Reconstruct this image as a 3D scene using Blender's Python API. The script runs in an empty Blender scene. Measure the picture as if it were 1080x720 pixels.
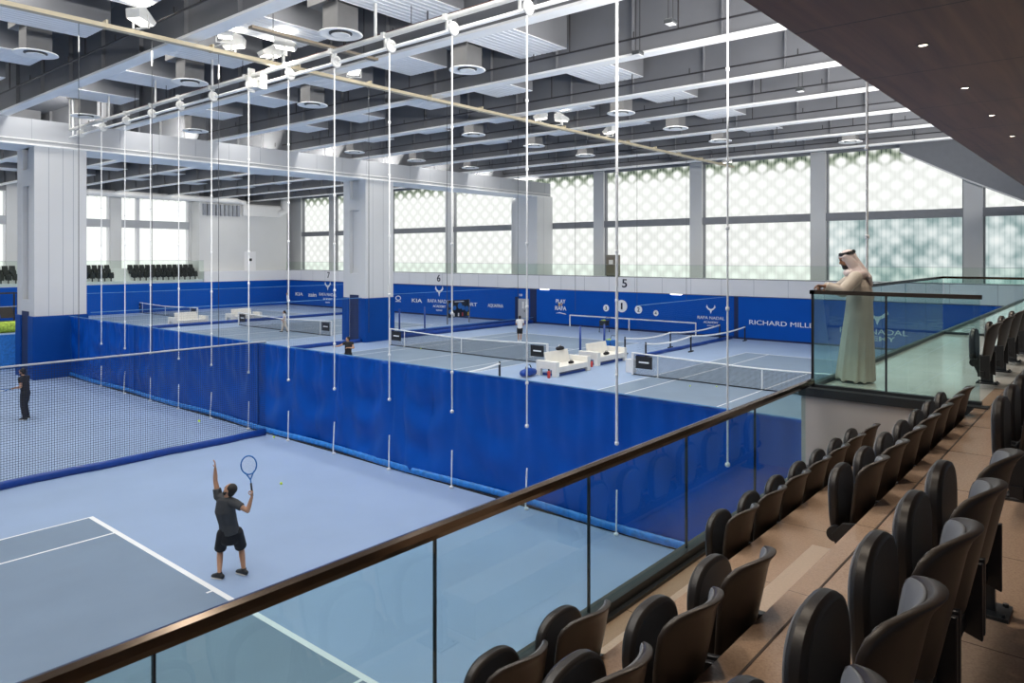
import bpy, bmesh, math, random
from mathutils import Vector, Matrix
random.seed(7)
C = bpy.context.scene.collection
SC = bpy.context.scene
# ------------------------------------------------------------------ camera, world, lights, exposure
cam_d = bpy.data.cameras.new('camera'); cam = bpy.data.objects.new('camera', cam_d); C.objects.link(cam)
TH = 0.7016; CH = 5.77
cam_d.sensor_width = 36.0; cam_d.lens = 771.3/1080*36.0; cam_d.shift_y = -90/1080; cam_d.clip_end = 300; cam_d.clip_start = 0.05
cam.location = (0, 0, CH); cam.rotation_euler = (math.pi/2, 0, TH-math.pi/2)
SC.camera = cam
vs = SC.view_settings
vs.view_transform = 'Standard'; vs.look = 'None'; vs.gamma = 1; vs.use_curve_mapping = False; vs.exposure = 0.0
SC.cycles.max_bounces = 8; SC.cycles.diffuse_bounces = 4; SC.cycles.glossy_bounces = 4
SC.cycles.transparent_max_bounces = 32; SC.cycles.caustics_reflective = False; SC.cycles.caustics_refractive = False
SC.cycles.sample_clamp_indirect = 6
W = bpy.data.worlds.new('hall_air'); SC.world = W; W.use_nodes = True
W.node_tree.nodes['Background'].inputs[0].default_value = (0.62, 0.70, 0.85, 1)
W.node_tree.nodes['Background'].inputs[1].default_value = 0.17
def area(name, loc, sx, sy, power, col=(1, 1, 1), rot=(0, 0, 0), spread=180):
    d = bpy.data.lights.new(name, 'AREA'); d.shape = 'RECTANGLE'; d.size = sx; d.size_y = sy
    d.energy = power; d.color = col; d.spread = math.radians(spread)
    o = bpy.data.objects.new(name, d); C.objects.link(o); o.location = loc; o.rotation_euler = rot
    return o
BEAMX = [-4.75, 0.3, 5.35, 10.62, 15.72, 20.74, 25.85, 30.6, 35.9, 41.0, 46.05]     # far edge of each bottom flange
BAYS = [(BEAMX[i]+BEAMX[i+1]-0.48)/2 for i in range(len(BEAMX)-1)]
LP = 0.47
for bx in BAYS:
    for (y0, y1) in ((5.0, 14.3), (17.0, 19.1), (21.8, 23.5), (26.0, 28.8), (31.4, 33.6), (36.2, 38.6), (43.2, 48.7), (51.3, 55.2), (57.8, 61.7), (64.3, 68.2), (70.8, 76.0)):
        area('added_ceiling_fill', (bx-1.55, (y0+y1)/2, 14.0), 0.9, y1-y0, 84*(y1-y0)*LP*(1.45 if y0 > 16 and y0 < 37 else 0.9), (1.0, 0.972, 0.915), spread=150)  # added fill strips hidden behind the beam webs, without fittings
# added hidden fills above the soffit and behind the girder brighten roof beams
for k in range(7):
    area('added_soffit_fill', (-5+7*k, 2.0, 9.25), 6.5, 0.5, 1350, (1.0, 0.985, 0.96), (math.pi-math.radians(42), 0, 0))
    area('added_girder_fill', (4+8*k, 41.75, 11.65), 7.0, 0.3, 1150, (1.0, 0.97, 0.90), (math.pi-math.radians(30), 0, 0))
# warm recessed downlights of the soffit are built with their fittings (see downlight)

# ------------------------------------------------------------------ materials
def mat(name, col, rough=0.6, metal=0.0, spec=0.5, var=0.0, scale=3.0, bump=0.0, bscale=40.0, stretch=None, emit=None, estr=1.0):
    m = bpy.data.materials.new(name); m.use_nodes = True
    nt = m.node_tree; b = nt.nodes['Principled BSDF']
    b.inputs['Base Color'].default_value = (*col, 1); b.inputs['Roughness'].default_value = rough
    b.inputs['Metallic'].default_value = metal; b.inputs['Specular IOR Level'].default_value = spec
    tc = nt.nodes.new('ShaderNodeTexCoord')
    mp = nt.nodes.new('ShaderNodeMapping'); nt.links.new(tc.outputs['Object'], mp.inputs[0])
    if stretch: mp.inputs['Scale'].default_value = stretch
    if var > 0:
        n = nt.nodes.new('ShaderNodeTexNoise'); n.inputs['Scale'].default_value = scale; n.inputs['Detail'].default_value = 4
        nt.links.new(mp.outputs[0], n.inputs['Vector'])
        r = nt.nodes.new('ShaderNodeMapRange'); r.inputs[1].default_value = 0.3; r.inputs[2].default_value = 0.7
        r.inputs[3].default_value = 1-var; r.inputs[4].default_value = 1+var
        nt.links.new(n.outputs['Fac'], r.inputs[0])
        h = nt.nodes.new('ShaderNodeHueSaturation'); h.inputs['Color'].default_value = (*col, 1)
        nt.links.new(r.outputs[0], h.inputs['Value']); nt.links.new(h.outputs[0], b.inputs['Base Color'])
    if bump > 0:
        n2 = nt.nodes.new('ShaderNodeTexNoise'); n2.inputs['Scale'].default_value = bscale
        nt.links.new(mp.outputs[0], n2.inputs['Vector'])
        bp = nt.nodes.new('ShaderNodeBump'); bp.inputs['Strength'].default_value = bump; bp.inputs['Distance'].default_value = 0.02
        nt.links.new(n2.outputs['Fac'], bp.inputs['Height']); nt.links.new(bp.outputs[0], b.inputs['Normal'])
    if emit:
        b.inputs['Emission Color'].default_value = (*emit, 1); b.inputs['Emission Strength'].default_value = estr
    return m

def mnode(nt, op, a, b=None, clamp=False):
    n = nt.nodes.new('ShaderNodeMath'); n.operation = op; n.use_clamp = clamp
    for i, v in enumerate((a, b)):
        if v is None: continue
        if isinstance(v, (int, float)): n.inputs[i].default_value = v
        else: nt.links.new(v, n.inputs[i])
    return n.outputs[0]

def glass(name, tint, ior=1.5, gcol=(1, 1, 1)):
    m = bpy.data.materials.new(name); m.use_nodes = True; nt = m.node_tree
    nt.nodes.clear(); o = nt.nodes.new('ShaderNodeOutputMaterial')
    t = nt.nodes.new('ShaderNodeBsdfTransparent'); t.inputs[0].default_value = (*tint, 1)
    g = nt.nodes.new('ShaderNodeBsdfGlossy'); g.inputs['Roughness'].default_value = 0.0; g.inputs[0].default_value = (*gcol, 1)
    f = nt.nodes.new('ShaderNodeFresnel'); f.inputs[0].default_value = ior
    # a thin pane: both faces see the outside index
    geo = nt.nodes.new('ShaderNodeNewGeometry')
    mx = nt.nodes.new('ShaderNodeMixShader')
    nt.links.new(mnode(nt, 'MULTIPLY', f.outputs[0], mnode(nt, 'SUBTRACT', 1.0, geo.outputs['Backfacing'])), mx.inputs[0])
    nt.links.new(t.outputs[0], mx.inputs[1]); nt.links.new(g.outputs[0], mx.inputs[2]); nt.links.new(mx.outputs[0], o.inputs[0])
    return m

def netmat(name, col, sx, thick, axis='X', rough=0.8):
    """square knotted net: strands opaque, holes open"""
    m = mat(name, col, rough); nt = m.node_tree; b = nt.nodes['Principled BSDF']; o = nt.nodes['Material Output']
    tc = nt.nodes.new('ShaderNodeTexCoord'); s = nt.nodes.new('ShaderNodeSeparateXYZ'); nt.links.new(tc.outputs['Object'], s.inputs[0])
    u = mnode(nt, 'LESS_THAN', mnode(nt, 'FRACT', mnode(nt, 'DIVIDE', s.outputs[axis], sx)), thick)
    v = mnode(nt, 'LESS_THAN', mnode(nt, 'FRACT', mnode(nt, 'DIVIDE', s.outputs['Z'], sx)), thick)
    k = mnode(nt, 'MAXIMUM', u, v)
    t = nt.nodes.new('ShaderNodeBsdfTransparent'); mx = nt.nodes.new('ShaderNodeMixShader')
    nt.links.new(k, mx.inputs[0]); nt.links.new(t.outputs[0], mx.inputs[1]); nt.links.new(b.outputs[0], mx.inputs[2])
    nt.links.new(mx.outputs[0], o.inputs[0])
    return m

M = {}
M['floor'] = mat('acrylic_blue', (0.285, 0.388, 0.575), 0.42, var=0.05, scale=0.5, bump=0.05, bscale=60, spec=0.4)
M['court'] = mat('acrylic_grey_blue', (0.185, 0.256, 0.355), 0.42, var=0.06, scale=0.7, bump=0.05, bscale=60, spec=0.4)
M['line'] = mat('line_white', (0.86, 0.88, 0.9), 0.5, var=0.02)
M['curtain'] = mat('curtain_blue', (0.001, 0.072, 0.40), 0.40, var=0.10, scale=1.2, spec=0.22)
M['hem'] = mat('hem_blue', (0.02, 0.2, 0.62), 0.35, var=0.25, scale=9)
M['vinyl'] = mat('vinyl_navy', (0.006, 0.05, 0.28), 0.35, var=0.15, scale=6)
M['wallblue'] = mat('wall_blue', (0.001, 0.08, 0.43), 0.55, var=0.04, scale=0.6, spec=0.15)
M['pad'] = mat('pad_blue', (0.001, 0.055, 0.28), 0.5, var=0.06, scale=1.0, spec=0.15)
M['paddark'] = mat('pad_dark', (0.003, 0.015, 0.08), 0.6, var=0.05)
M['paint'] = mat('paint_light_grey', (0.66, 0.665, 0.67), 0.55, var=0.02, scale=0.5)
M['recess'] = mat('paint_grey_recess', (0.30, 0.32, 0.36), 0.6, var=0.02)
M['girder'] = mat('paint_blue_grey', (0.44, 0.455, 0.485), 0.5, var=0.03, scale=0.5)
M['flange'] = mat('beam_flange_white', (0.90, 0.90, 0.89), 0.5, var=0.03, scale=0.8)
M['web'] = mat('web_shade_bulkhead_grey', (0.185, 0.19, 0.205), 0.6, var=0.06, scale=0.6)  # shade on the beam webs put into the colour; bulkheads are grey themselves
M['deck'] = mat('roof_deck', (0.12, 0.125, 0.14), 0.7, var=0.1, scale=0.5)
M['ceilpanel'] = mat('corrugated_white', (0.80, 0.81, 0.83), 0.5, var=0.03)
M['mull'] = mat('mullion_grey', (0.24, 0.25, 0.27), 0.5, var=0.04)
M['fascia'] = mat('fascia_white', (0.80, 0.80, 0.82), 0.5, var=0.02, scale=0.4)
M['white'] = mat('white_paint', (0.80, 0.80, 0.80), 0.45, var=0.02)
M['whitepl'] = mat('white_plastic', (0.82, 0.80, 0.74), 0.4, var=0.03)
M['rope'] = mat('rope_white', (0.93, 0.93, 0.92), 0.5, var=0.03, scale=12)
M['steel'] = mat('painted_steel', (0.62, 0.62, 0.60), 0.35, var=0.05)
M['black'] = mat('black_metal', (0.012, 0.012, 0.014), 0.45, var=0.1)
M['pipeblack'] = mat('pipe_black', (0.02, 0.018, 0.02), 0.5, var=0.1)
M['rust'] = mat('pipe_red', (0.10, 0.025, 0.02), 0.5, var=0.1)
M['tray'] = mat('tray_beige', (0.50, 0.43, 0.30), 0.45, var=0.06, scale=2)
M['brownbar'] = mat('tray_brown', (0.20, 0.165, 0.12), 0.5, var=0.06)
M['bronze'] = mat('rail_bronze', (0.17, 0.125, 0.09), 0.16, metal=0.9, var=0.08, scale=6)
M['channel'] = mat('channel_dark', (0.05, 0.055, 0.06), 0.4, metal=0.5, var=0.06)
M['stand'] = mat('terrazzo_beige', (0.40, 0.275, 0.19), 0.26, var=0.14, scale=90, spec=0.5)
M['riser'] = mat('riser_beige', (0.45, 0.35, 0.27), 0.5, var=0.08, scale=60)
M['joint'] = mat('joint_dark', (0.06, 0.04, 0.03), 0.7, var=0.05)
M['endwall'] = mat('plaster_grey', (0.50, 0.47, 0.45), 0.7, var=0.03)
M['seat'] = mat('seat_brown_plastic', (0.034, 0.024, 0.018), 0.40, var=0.06, scale=3, bump=0.03, bscale=300)
M['seatdark'] = mat('seat_pan_black', (0.018, 0.0145, 0.013), 0.40, var=0.06, bump=0.03, bscale=300)
M['seatin'] = mat('seat_front_grey', (0.17, 0.18, 0.20), 0.5, var=0.06, bump=0.04, bscale=300)
M['skin'] = mat('skin', (0.52, 0.28, 0.17), 0.5, var=0.06, scale=8)
M['skindark'] = mat('skin_tan', (0.36, 0.17, 0.09), 0.5, var=0.06, scale=8)
M['hair'] = mat('hair_black', (0.012, 0.010, 0.009), 0.6, var=0.2, scale=40)
M['shirtgrey'] = mat('shirt_charcoal', (0.055, 0.058, 0.064), 0.8, var=0.08, scale=10, bump=0.2, bscale=30)
M['clothblack'] = mat('cloth_black', (0.012, 0.012, 0.015), 0.8, var=0.08, scale=10)
M['clothwhite'] = mat('cloth_white', (0.78, 0.77, 0.78), 0.8, var=0.05, scale=8)
M['thobe'] = mat('thobe_offwhite', (0.66, 0.58, 0.49), 0.75, var=0.05, scale=6, bump=0.15, bscale=16)
M['shoe'] = mat('shoe_black', (0.016, 0.018, 0.02), 0.5, var=0.1)
M['sole'] = mat('sole_white', (0.75, 0.75, 0.72), 0.6, var=0.03)
M['ball'] = mat('ball_yellow', (0.62, 0.80, 0.06), 0.8, var=0.1, scale=40)
M['yellow'] = mat('yellow_paint', (0.8, 0.5, 0.05), 0.6, var=0.04)
M['bluepost'] = mat('post_blue', (0.01, 0.05, 0.26), 0.45, var=0.05)
M['lampon'] = mat('lamp_lit', (1, 1, 1), 0.4, emit=(1.0, 0.95, 0.86), estr=3.0, var=0.01)
M['warmon'] = mat('downlight_lit', (1, 1, 1), 0.4, emit=(1.0, 0.86, 0.70), estr=6.0, var=0.01)
M['doorgrey'] = mat('door_grey', (0.42, 0.44, 0.48), 0.4, var=0.03)
M['cabinet'] = mat('cabinet_taupe', (0.22, 0.20, 0.16), 0.5, var=0.06)
M['grass'] = mat('artificial_turf', (0.35, 0.48, 0.06), 0.8, var=0.4, scale=7)
M['navy'] = mat('number_navy', (0.005, 0.008, 0.03), 0.5, var=0.02)
M['signblue'] = mat('target_blue', (0.02, 0.16, 0.5), 0.5, var=0.03)
M['redpl'] = mat('red_plastic', (0.55, 0.05, 0.04), 0.5, var=0.03)
M['glass'] = glass('balustrade_glass', (0.84, 0.935, 0.925), 1.85, (0.72, 0.90, 0.92))
M['glassfar'] = glass('far_balustrade_glass', (0.925, 0.965, 0.935), 1.25)
M['netdiv'] = netmat('divider_netting', (0.02, 0.026, 0.05), 0.062, 0.15, 'X')
M['netfar'] = netmat('divider_netting_far', (0.06, 0.10, 0.2), 0.12, 0.035, 'X')
M['nettennis'] = netmat('tennis_netting', (0.015, 0.017, 0.02), 0.05, 0.20, 'Y')
M['ghutra'] = None
M['platform'] = mat('polished_floor_glare', (0.62, 0.61, 0.56), 0.09, var=0.08, scale=2, spec=0.9)  # window reflections on the floor partly put into this paler colour
M['tapeblue'] = mat('tape_pale_blue', (0.10, 0.27, 0.52), 0.4, var=0.05)
M['plenum'] = mat('plenum_grey', (0.12, 0.12, 0.122), 0.55, var=0.05)
def ghutra_mat():
    m = mat('ghutra_check', (0.75, 0.6, 0.56), 0.8); nt = m.node_tree; b = nt.nodes['Principled BSDF']
    tc = nt.nodes.new('ShaderNodeTexCoord'); ck = nt.nodes.new('ShaderNodeTexChecker'); ck.inputs['Scale'].default_value = 75
    ck.inputs[1].default_value = (0.82, 0.75, 0.72, 1); ck.inputs[2].default_value = (0.72, 0.55, 0.52, 1)
    nt.links.new(tc.outputs['Object'], ck.inputs[0]); nt.links.new(ck.outputs[0], b.inputs['Base Color'])
    return m
M['ghutra'] = ghutra_mat()
def walnut():
    m = mat('walnut_veneer', (0.11, 0.055, 0.042), 0.5, spec=0.2); nt = m.node_tree; b = nt.nodes['Principled BSDF']
    tc = nt.nodes.new('ShaderNodeTexCoord'); mp = nt.nodes.new('ShaderNodeMapping'); mp.inputs['Scale'].default_value = (0.12, 2.2, 1)
    nt.links.new(tc.outputs['Object'], mp.inputs[0])
    n = nt.nodes.new('ShaderNodeTexNoise'); n.inputs['Scale'].default_value = 1.6; n.inputs['Detail'].default_value = 6; n.inputs['Distortion'].default_value = 0.6
    nt.links.new(mp.outputs[0], n.inputs['Vector'])
    cr = nt.nodes.new('ShaderNodeValToRGB'); nt.links.new(n.outputs['Fac'], cr.inputs[0])
    cr.color_ramp.elements[0].position = 0.3; cr.color_ramp.elements[0].color = (0.105, 0.047, 0.034, 1)
    cr.color_ramp.elements[1].position = 0.72; cr.color_ramp.elements[1].color = (0.21, 0.098, 0.056, 1)
    s = nt.nodes.new('ShaderNodeSeparateXYZ'); nt.links.new(tc.outputs['Object'], s.inputs[0])
    fr = mnode(nt, 'FRACT', mnode(nt, 'DIVIDE', mnode(nt, 'ADD', s.outputs['X'], 30.1), 3.0))
    ln = mnode(nt, 'LESS_THAN', fr, 0.007)
    mx = nt.nodes.new('ShaderNodeMix'); mx.data_type = 'RGBA'
    nt.links.new(ln, mx.inputs[0]); nt.links.new(cr.outputs[0], mx.inputs[6]); mx.inputs[7].default_value = (0.012, 0.006, 0.005, 1)
    nt.links.new(mx.outputs[2], b.inputs['Base Color'])
    return m
M['walnut'] = walnut()
def standfloor():
    m = M['stand']; nt = m.node_tree; b = nt.nodes['Principled BSDF']
    src = b.inputs['Base Color'].links[0].from_socket
    tc = nt.nodes.new('ShaderNodeTexCoord'); s = nt.nodes.new('ShaderNodeSeparateXYZ'); nt.links.new(tc.outputs['Object'], s.inputs[0])
    ln = mnode(nt, 'LESS_THAN', mnode(nt, 'FRACT', mnode(nt, 'DIVIDE', mnode(nt, 'ADD', s.outputs['X'], 20.25), 1.2)), 0.006)
    mx = nt.nodes.new('ShaderNodeMix'); mx.data_type = 'RGBA'
    nt.links.new(ln, mx.inputs[0]); nt.links.new(src, mx.inputs[6]); mx.inputs[7].default_value = (0.12, 0.08, 0.06, 1)
    nt.links.new(mx.outputs[2], b.inputs['Base Color'])
standfloor()
def facade(name, base, ua, dark=0.0, strength=1.15):
    """daylit translucent screen outside the glazing: diamond lattice of soft openings behind vertical fins"""
    m = bpy.data.materials.new(name); m.use_nodes = True; nt = m.node_tree; nt.nodes.clear()
    o = nt.nodes.new('ShaderNodeOutputMaterial'); e = nt.nodes.new('ShaderNodeEmission'); nt.links.new(e.outputs[0], o.inputs[0])
    tc = nt.nodes.new('ShaderNodeTexCoord'); s = nt.nodes.new('ShaderNodeSeparateXYZ'); nt.links.new(tc.outputs['Object'], s.inputs[0])
    u, z = s.outputs[ua], s.outputs['Z']
    a = mnode(nt, 'COSINE', mnode(nt, 'MULTIPLY', mnode(nt, 'ADD', mnode(nt, 'DIVIDE', u, 1.36), mnode(nt, 'DIVIDE', z, 1.22)), math.pi))
    b = mnode(nt, 'COSINE', mnode(nt, 'MULTIPLY', mnode(nt, 'SUBTRACT', mnode(nt, 'DIVIDE', u, 1.36), mnode(nt, 'DIVIDE', z, 1.22)), math.pi))
    lat = mnode(nt, 'MULTIPLY', mnode(nt, 'MULTIPLY', a, a), mnode(nt, 'MULTIPLY', b, b))
    fin = mnode(nt, 'LESS_THAN', mnode(nt, 'FRACT', mnode(nt, 'DIVIDE', u, 0.27)), 0.22)
    n = nt.nodes.new('ShaderNodeTexNoise'); n.inputs['Scale'].default_value = 0.55; n.inputs['Detail'].default_value = 3
    nt.links.new(tc.outputs['Object'], n.inputs['Vector'])
    soft = mnode(nt, 'POWER', lat, 0.75)
    v = mnode(nt, 'ADD', base, mnode(nt, 'MULTIPLY', soft, 0.25))
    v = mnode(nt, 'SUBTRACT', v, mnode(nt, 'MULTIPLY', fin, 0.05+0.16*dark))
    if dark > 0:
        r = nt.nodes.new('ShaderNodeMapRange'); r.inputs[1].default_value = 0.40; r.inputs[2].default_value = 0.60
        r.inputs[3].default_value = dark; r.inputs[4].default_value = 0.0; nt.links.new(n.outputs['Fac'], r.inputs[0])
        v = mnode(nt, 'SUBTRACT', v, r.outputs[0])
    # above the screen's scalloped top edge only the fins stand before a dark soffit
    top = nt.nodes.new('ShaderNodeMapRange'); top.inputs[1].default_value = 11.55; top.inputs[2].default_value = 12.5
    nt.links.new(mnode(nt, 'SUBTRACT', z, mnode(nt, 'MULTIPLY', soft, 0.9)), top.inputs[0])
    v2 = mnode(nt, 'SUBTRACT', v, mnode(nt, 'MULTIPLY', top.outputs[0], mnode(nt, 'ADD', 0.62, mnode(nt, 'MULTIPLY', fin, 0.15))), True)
    cr = nt.nodes.new('ShaderNodeValToRGB'); nt.links.new(v2, cr.inputs[0])
    el = cr.color_ramp.elements
    el[0].position = 0.0; el[0].color = (0.03, 0.05, 0.045, 1); el[1].position = 1.0; el[1].color = (0.97, 1.0, 0.97, 1)
    k = el.new(0.35); k.color = ((0.26, 0.37, 0.37, 1) if dark else (0.30, 0.35, 0.27, 1)); k = el.new(0.75); k.color = ((0.72, 0.80, 0.79, 1) if dark > 0.1 else (0.74, 0.76, 0.73, 1))
    nt.links.new(cr.outputs[0], e.inputs[0]); e.inputs[1].default_value = strength
    return m
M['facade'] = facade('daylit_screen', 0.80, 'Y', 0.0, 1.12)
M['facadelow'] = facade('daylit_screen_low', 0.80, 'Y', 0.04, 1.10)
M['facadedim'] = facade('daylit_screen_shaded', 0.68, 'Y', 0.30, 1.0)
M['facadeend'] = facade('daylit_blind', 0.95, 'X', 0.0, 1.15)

# ------------------------------------------------------------------ mesh helpers
def box(bm, x0, x1, y0, y1, z0, z1):
    v = [bm.verts.new(p) for p in ((x0, y0, z0), (x1, y0, z0), (x1, y1, z0), (x0, y1, z0), (x0, y0, z1), (x1, y0, z1), (x1, y1, z1), (x0, y1, z1))]
    for f in ((3, 2, 1, 0), (4, 5, 6, 7), (0, 1, 5, 4), (1, 2, 6, 5), (2, 3, 7, 6), (3, 0, 4, 7)): bm.faces.new([v[i] for i in f])
def prism(bm, pts, n):
    """extrude polygon pts (3D) by vector n"""
    a = [bm.verts.new(p) for p in pts]; b = [bm.verts.new(Vector(p)+Vector(n)) for p in pts]
    k = len(pts); bm.faces.new(a[::-1]); bm.faces.new(b)
    for i in range(k): bm.faces.new((a[i], a[(i+1) % k], b[(i+1) % k], b[i]))
def frame_at(t, hint):
    t = t.normalized(); h = Vector(hint)
    if abs(h.normalized().dot(t)) > 0.97: h = Vector((0, 1, 0)) if abs(t.y) < 0.9 else Vector((1, 0, 0))
    a = (h - t*h.dot(t)).normalized(); return a, t.cross(a)
def tube(bm, pts, rads, n=12, hint=(1, 0, 0), cap='round'):
    pts = [Vector(p) for p in pts]
    if not isinstance(rads, list): rads = [rads]*len(pts)
    rr = [(r, r) if not isinstance(r, (list, tuple)) else tuple(r) for r in rads]
    rings = []
    for i, p in enumerate(pts):
        t = (pts[min(i+1, len(pts)-1)]-pts[max(i-1, 0)])
        if t.length < 1e-9: t = Vector((0, 0, 1))
        t.normalize(); a, b = frame_at(t, hint); rings.append((p, a, b, rr[i], t))
    if cap != 'flat':
        def capr(r, sgn):
            p, a, b, (ra, rb), t = r; m = min(ra, rb); out = []
            for ang in (75, 50, 25):
                q = math.radians(ang); out.append((p+t*sgn*m*math.sin(q), a, b, (ra-m+m*math.cos(q), rb-m+m*math.cos(q)), t))
            return out
        rings = (capr(rings[0], -1) if cap != 'end' else []) + rings + (capr(rings[-1], 1)[::-1] if cap != 'start' else [])
    prev = None; first = None
    for (p, a, b, (ra, rb), t) in rings:
        cur = [bm.verts.new(p+a*ra*math.cos(2*math.pi*k/n)+b*rb*math.sin(2*math.pi*k/n)) for k in range(n)]
        if prev:
            for k in range(n): bm.faces.new((prev[k], prev[(k+1) % n], cur[(k+1) % n], cur[k]))
        else: first = cur
        prev = cur
    bm.faces.new(first[::-1]); bm.faces.new(prev)
def ell(bm, c, r, ax=None, n=14, m=9):
    c = Vector(c); X, Y, Z = ax or (Vector((1, 0, 0)), Vector((0, 1, 0)), Vector((0, 0, 1)))
    rows = []
    for i in range(m+1):
        ph = math.pi*i/m
        if i in (0, m): rows.append([bm.verts.new(c+Z*r[2]*math.cos(ph))])
        else: rows.append([bm.verts.new(c+X*r[0]*math.sin(ph)*math.cos(2*math.pi*k/n)+Y*r[1]*math.sin(ph)*math.sin(2*math.pi*k/n)+Z*r[2]*math.cos(ph)) for k in range(n)])
    for i in range(m):
        A, B = rows[i], rows[i+1]
        for k in range(n):
            k2 = (k+1) % n
            if len(A) == 1: bm.faces.new((A[0], B[k], B[k2]))
            elif len(B) == 1: bm.faces.new((A[k], B[0], A[k2]))
            else: bm.faces.new((A[k], B[k], B[k2], A[k2]))
def lathe(bm, prof, c=(0, 0, 0), n=24):
    c = Vector(c); prev = None; first = None
    for (r, z) in prof:
        cur = [bm.verts.new(c+Vector((r*math.cos(2*math.pi*k/n), r*math.sin(2*math.pi*k/n), z))) for k in range(n)]
        if prev:
            for k in range(n): bm.faces.new((prev[k], prev[(k+1) % n], cur[(k+1) % n], cur[k]))
        else: first = cur
        prev = cur
    bm.faces.new(first[::-1]); bm.faces.new(prev)
def torus(bm, c, R, r, ax=None, n=28, m=8, sx=1.0, sy=1.0):
    c = Vector(c); X, Y, Z = ax or (Vector((1, 0, 0)), Vector((0, 1, 0)), Vector((0, 0, 1)))
    rings = []
    for i in range(n):
        q = 2*math.pi*i/n; d = X*math.cos(q)*sx+Y*math.sin(q)*sy; p = c+d*R; dn = d.normalized()
        rings.append([bm.verts.new(p+dn*r*math.cos(2*math.pi*k/m)+Z*r*math.sin(2*math.pi*k/m)) for k in range(m)])
    for i in range(n):
        A, B = rings[i], rings[(i+1) % n]
        for k in range(m): bm.faces.new((A[k], B[k], B[(k+1) % m], A[(k+1) % m]))
def obj(name, bm, m, parent=None, smooth=False, bevel=0.0, loc=None):
    bmesh.ops.recalc_face_normals(bm, faces=bm.faces)
    me = bpy.data.meshes.new(name); bm.to_mesh(me); bm.free(); me.materials.append(m)
    if smooth:
        for p in me.polygons: p.use_smooth = True
        if smooth != True: me.set_sharp_from_angle(angle=math.radians(smooth))
    o = bpy.data.objects.new(name, me); C.objects.link(o)
    if bevel > 0:
        b = o.modifiers.new('bevel', 'BEVEL'); b.width = bevel; b.segments = 2; b.limit_method = 'ANGLE'
    if parent: o.parent = parent
    if loc: o.location = loc
    return o
def bxo(name, b, m, parent=None, bevel=0.0):
    bm = bmesh.new(); box(bm, *b); return obj(name, bm, m, parent, bevel=bevel)
def tag(o, label, cat, group=None):
    o['label'] = label; o['category'] = cat
    if group: o['group'] = group
    return o
def thing(name, label, cat, loc=(0, 0, 0), rz=0.0, group=None):
    o = bpy.data.objects.new(name, None); C.objects.link(o); o.location = loc; o.rotation_euler = (0, 0, rz)
    o.empty_display_size = 0.2
    return tag(o, label, cat, group)
def struct(o):
    o['kind'] = 'structure'; return o
def dup(root, loc, rz, label, group=None, skip=()):
    r = root.copy(); C.objects.link(r); r.location = loc; r.rotation_euler = (0, 0, rz); r['label'] = label
    if group: r['group'] = group
    for ch in list(root.children):
        if ch.name.split('.')[0] in skip: continue
        c = ch.copy(); C.objects.link(c); c.parent = r
        for g in list(ch.children):
            d = g.copy(); C.objects.link(d); d.parent = c
    return r
def fuse(name, build, m, parent, voxel=0.01, smooth=4):
    """one continuous surface grown from overlapping limbs"""
    bm = bmesh.new(); build(bm); bmesh.ops.recalc_face_normals(bm, faces=bm.faces)
    me = bpy.data.meshes.new('tmp'); bm.to_mesh(me); bm.free()
    o = bpy.data.objects.new('tmp', me); C.objects.link(o)
    r = o.modifiers.new('r', 'REMESH'); r.mode = 'VOXEL'; r.voxel_size = voxel; r.use_smooth_shade = True
    s = o.modifiers.new('s', 'SMOOTH'); s.factor = 0.5; s.iterations = smooth
    dg = bpy.context.evaluated_depsgraph_get(); dg.update()
    me2 = bpy.data.meshes.new_from_object(o.evaluated_get(dg)); me2.name = name
    bpy.data.objects.remove(o); bpy.data.meshes.remove(me)
    me2.materials.clear(); me2.materials.append(m)
    for p in me2.polygons: p.use_smooth = True
    o2 = bpy.data.objects.new(name, me2); C.objects.link(o2); o2.parent = parent
    return o2
ORD = ['first', 'second', 'third', 'fourth', 'fifth', 'sixth', 'seventh', 'eighth', 'ninth', 'tenth', 'eleventh', 'twelfth', 'thirteenth', 'fourteenth', 'fifteenth', 'sixteenth']

# ------------------------------------------------------------------ the hall: floor, courts, roof, beams, girders, columns
WX = 49.3; EY = 77.0
struct(bxo('floor', (-14, 52.5, 2.9, 81, -0.3, 0), M['floor']))
NEARC = dict(x0=-17.38, x1=6.39, y0=6.6, y1=17.57)
COURTS = [('near', -17.38, 6.6), ('A', 18.75, 6.6), ('B', 18.75, 24.85), ('C', 18.75, 44.5), ('D', 18.75, 62.9)]
def court(x0, y0):
    x1 = x0+23.77; y1 = y0+10.97; L = []
    xa = max(x0, -13.9)
    struct(bxo('court_surface', (xa, x1, y0, y1, 0, 0.002), M['court']))
    bm = bmesh.new(); z0, z1 = 0.002, 0.005; w = 0.05
    def ln(a, b, c, d):
        a = max(a, -13.9)
        if b > a: box(bm, a, b, c, d, z0, z1)
    ln(x1-0.10, x1, y0, y1); ln(x0, x0+0.10, y0, y1)
    for y in (y0, y0+1.37, y1-1.37-w, y1-w): ln(x0+0.10, x1-0.10, y, y+w)
    xm = (x0+x1)/2
    ln(xm-6.4-w, xm-6.4, y0+1.42, y1-1.42); ln(xm+6.4, xm+6.4+w, y0+1.42, y1-1.42)
    ln(xm-6.4, xm+6.4, (y0+y1)/2-w/2, (y0+y1)/2+w/2)
    for s in (-1, 1):
        a = x1-0.20 if s > 0 else x0+0.10
        ln(a, a+0.10, (y0+y1)/2-w/2, (y0+y1)/2+w/2)
    struct(obj('court_lines', bm, M['line']))
for _, a, b in COURTS: court(a, b)
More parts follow.
